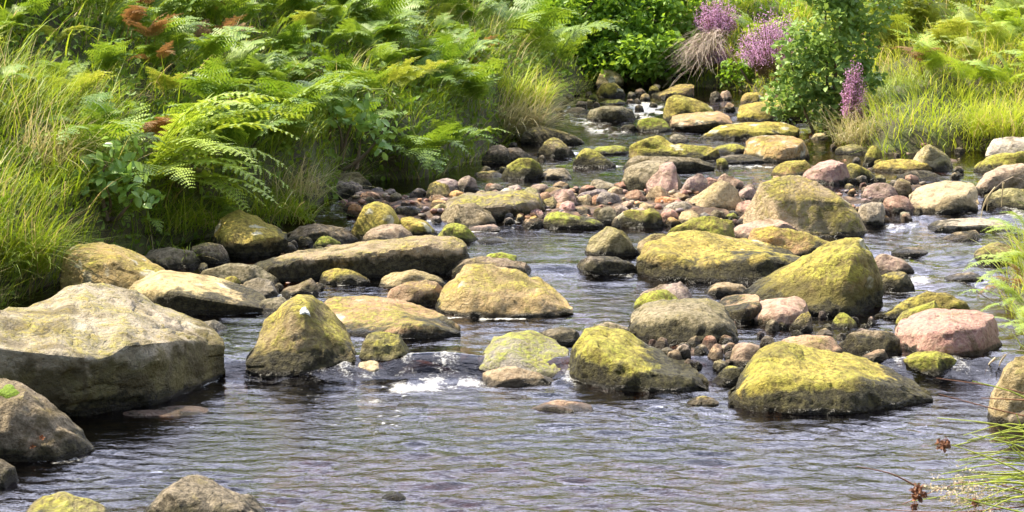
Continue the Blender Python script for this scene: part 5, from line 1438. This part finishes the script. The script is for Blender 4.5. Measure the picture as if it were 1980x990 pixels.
# ---------------------------------------------------------------- rushes and stems at the lower right
def stem_between(pts, Yd, r0, r1, name, parent, mat, org, sides=4):
    P = [at_depth(x, y, Yd + (0 if len(q) < 1 else q[0])) for x, y, *q in pts]
    P = np.array(P)
    tt = np.linspace(0, len(P) - 1, 9)
    i = np.minimum(tt.astype(int), len(P) - 2); f = (tt - i)[:, None]
    C = np.array([P[0], *P, P[-1]]); 
    p0, p1, p2, p3 = C[i], C[i + 1], C[i + 2], C[i + 3]
    Q = .5 * ((2 * p1) + (-p0 + p2) * f + (2 * p0 - 5 * p1 + 4 * p2 - p3) * f ** 2 + (-p0 + 3 * p1 - 3 * p2 + p3) * f ** 3)
    mb = MB(); tube(mb, Q - org, r0, r1, sides)
    return obj(name, mb.mesh(name, mat, True), parent)
org = at_depth(2120, 1010, 6.45)
rc = thing('rush_clump', 'clump of green rushes leaning in from the lower right corner', 'rushes', tuple(org))
rgr = np.random.default_rng(88)
rush = [((2100, 985), (1960, 905), (1840, 860)), ((2100, 960), (1980, 845), (1845, 862)), ((2110, 1000), (1980, 900), (1820, 917)), ((2100, 1010), (1960, 948), (1760, 970)), ((2080, 930), (1990, 870), (1880, 840)),
        ((2080, 900), (1985, 835), (1870, 852)), ((2110, 980), (1990, 895), (1946, 856)), ((2120, 1010), (2000, 960), (1860, 930)), ((2100, 1000), (1990, 940), (1900, 965)), ((2090, 940), (1980, 915), (1800, 930)),
        ((2100, 900), (1970, 830), (1812, 808)), ((2100, 860), (1985, 770), (1880, 737)), ((2120, 1020), (1950, 985), (1850, 960)), ((2110, 930), (1995, 890), (1930, 830)), ((2060, 1010), (1980, 960), (1900, 990)), ((2100, 1000), (2010, 900), (1965, 800)),
        ((2110, 990), (1980, 935), (1868, 937)), ((2100, 970), (1990, 925), (1910, 915))]
for k, p in enumerate(rush):
    stem_between([(x, y, -.12 + .07 * (k % 4)) for x, y in p], 6.45, .0034, .0011, 'blade', rc, M_RUSH, org)
for k in range(38):
    x, y = rgr.uniform(1835, 1970), rgr.uniform(832, 990)
    stem_between([(2110, rgr.uniform(900, 1020), .03 * (k % 5)), ((x + 2110) / 2, y - rgr.uniform(-8, 30), .02 * (k % 4)), (x, y, 0)], 6.5, .0028, .0009, 'blade', rc, M_RUSH, org)
brown = [((2100, 800), (1960, 755), (1810, 731)), ((2100, 830), (1940, 795), (1815, 762)), ((2100, 1000), (1900, 930), (1745, 975)), ((2060, 970), (1860, 990), (1700, 985)), ((1768, 938), (1720, 915), (1655, 902)), ((2000, 775), (1950, 772), (1898, 770))]
for k, p in enumerate(brown):
    stem_between([(x, y, .05 * (k % 3)) for x, y in p], 6.55, .0026, .0010, 'dry_blade', rc, M_STRAW2 if False else M_SEED, org)
for k, (x, y, r_) in enumerate([(1826, 860, 16), (1777, 953, 20), (1768, 979, 10), (1885, 972, 11)]):
    c = at_depth(x, y, 6.4); mb = MB(); rr = r_ * 6.45 / F_PX
    m = 90; d_ = rgr.normal(0, 1, (m, 3)); d_ /= np.linalg.norm(d_, axis=1)[:, None]
    leaves_joined(mb, (c - org) + d_ * rr * rgr.uniform(.2, .85, (m, 1)), rr * .55, rgr, .2)
    obj('seed_head', mb.mesh('seed_head', M_SEED), rc)
gf = thing('flowering_grass', 'airy pale grass flower panicles among the lower right rushes', 'grass', tuple(org + np.array([0, .06, 0])))
for k, (x0, y0, x1, y1) in enumerate([(1800, 915, 2985, 1459.2), (1790, 940, 2000, 985), (1830, 890, 2985, 1413.6), (1840, 925, 2010, 990), (1815, 960, 1990, 1010)]):
    stem_between([(x1 + 90, y1 + 12), ((x0 + x1) / 2, (y0 + y1) / 2 - 6), (x0, y0)], 6.52, .0012, .0005, 'stem', gf, M_STRAW, org + np.array([0, .06, 0]), 3)
    mb = MB(); m = 150
    q = rgr.uniform(0, .62, m)
    c = np.array([at_depth(x0 + (x1 - x0) * s_, y0 + (y1 - y0) * s_ - 4 * math.sin(3 * s_) + rgr.normal(0, 12 * (.3 + s_)), 6.52 + rgr.normal(0, .03)) for s_ in q])
    leaves_joined(mb, c - org - np.array([0, .06, 0]), .0095, rgr, .2)
    o = obj('panicle', mb.mesh('panicle', M_FLUFF), gf); o['kind'] = 'stuff'
# dry stems on the right
B = hit(1990, 560)
dg = thing('dry_grass_stem', 'single pale dry stalk slanting over the water at the right edge', 'grass stem', tuple(B))
stem_between([(2020, 640), (1950, 600), (1895, 568), (1862, 545)], B[1] - .05, .0028, .0016, 'stalk', dg, M_DEADH, B)
B = hit(2000, 440)
dg = thing('dry_grass_stem', 'arching dry grass with drooping seed heads at the right edge', 'grass stem', tuple(B))
stem_between([(2020, 420), (1990, 360), (1958, 342), (1920, 368), (1900, 405)], B[1], .003, .0012, 'stalk', dg, M_DEADH, B)
for pts in ([(1925, 362), (1912, 378), (1902, 396), (1895, 430)], [(1940, 352), (1938, 372), (1936, 400)], [(1918, 370), (1910, 388), (1908, 408)]):
    stem_between(pts, B[1] - .01, .006, .0015, 'seed_head', dg, M_FLUFF, B, 5)
B = hit(1990, 690)
dg = thing('dry_grass_stem', 'pale drooping grass ears hanging over the olive boulder at the right edge', 'grass stem', tuple(B))
stem_between([(2030, 720), (1990, 680), (1950, 683), (1918, 700)], B[1] - .1, .002, .001, 'stalk', dg, M_DEADH, B)
for pts in ([(1925, 692), (1912, 705), (1903, 727)], [(1945, 686), (1936, 698), (1932, 708)]):
    stem_between(pts, B[1] - .1, .005, .0015, 'seed_head', dg, M_FLUFF, B, 5)
# curved fallen fern stalk on the left bank
B = hit(810, 330)
dg = thing('fern_stalk', 'long bare yellow fern stalk arching down the left bank', 'stalk', tuple(B))
stem_between([(690, 180), (740, 172), (780, 220), (805, 265), (808, 310)], B[1] - .25, .004, .0022, 'stalk', dg, M_STALK, B)
B = hit(680, 395)
dg = thing('grass_stalk', 'straight yellow stalk slanting to the stones at the foot of the left bank', 'stalk', tuple(B))
stem_between([(595, 332), (640, 365), (672, 395)], B[1] - .05, .004, .002, 'stalk', dg, M_STALK, B)
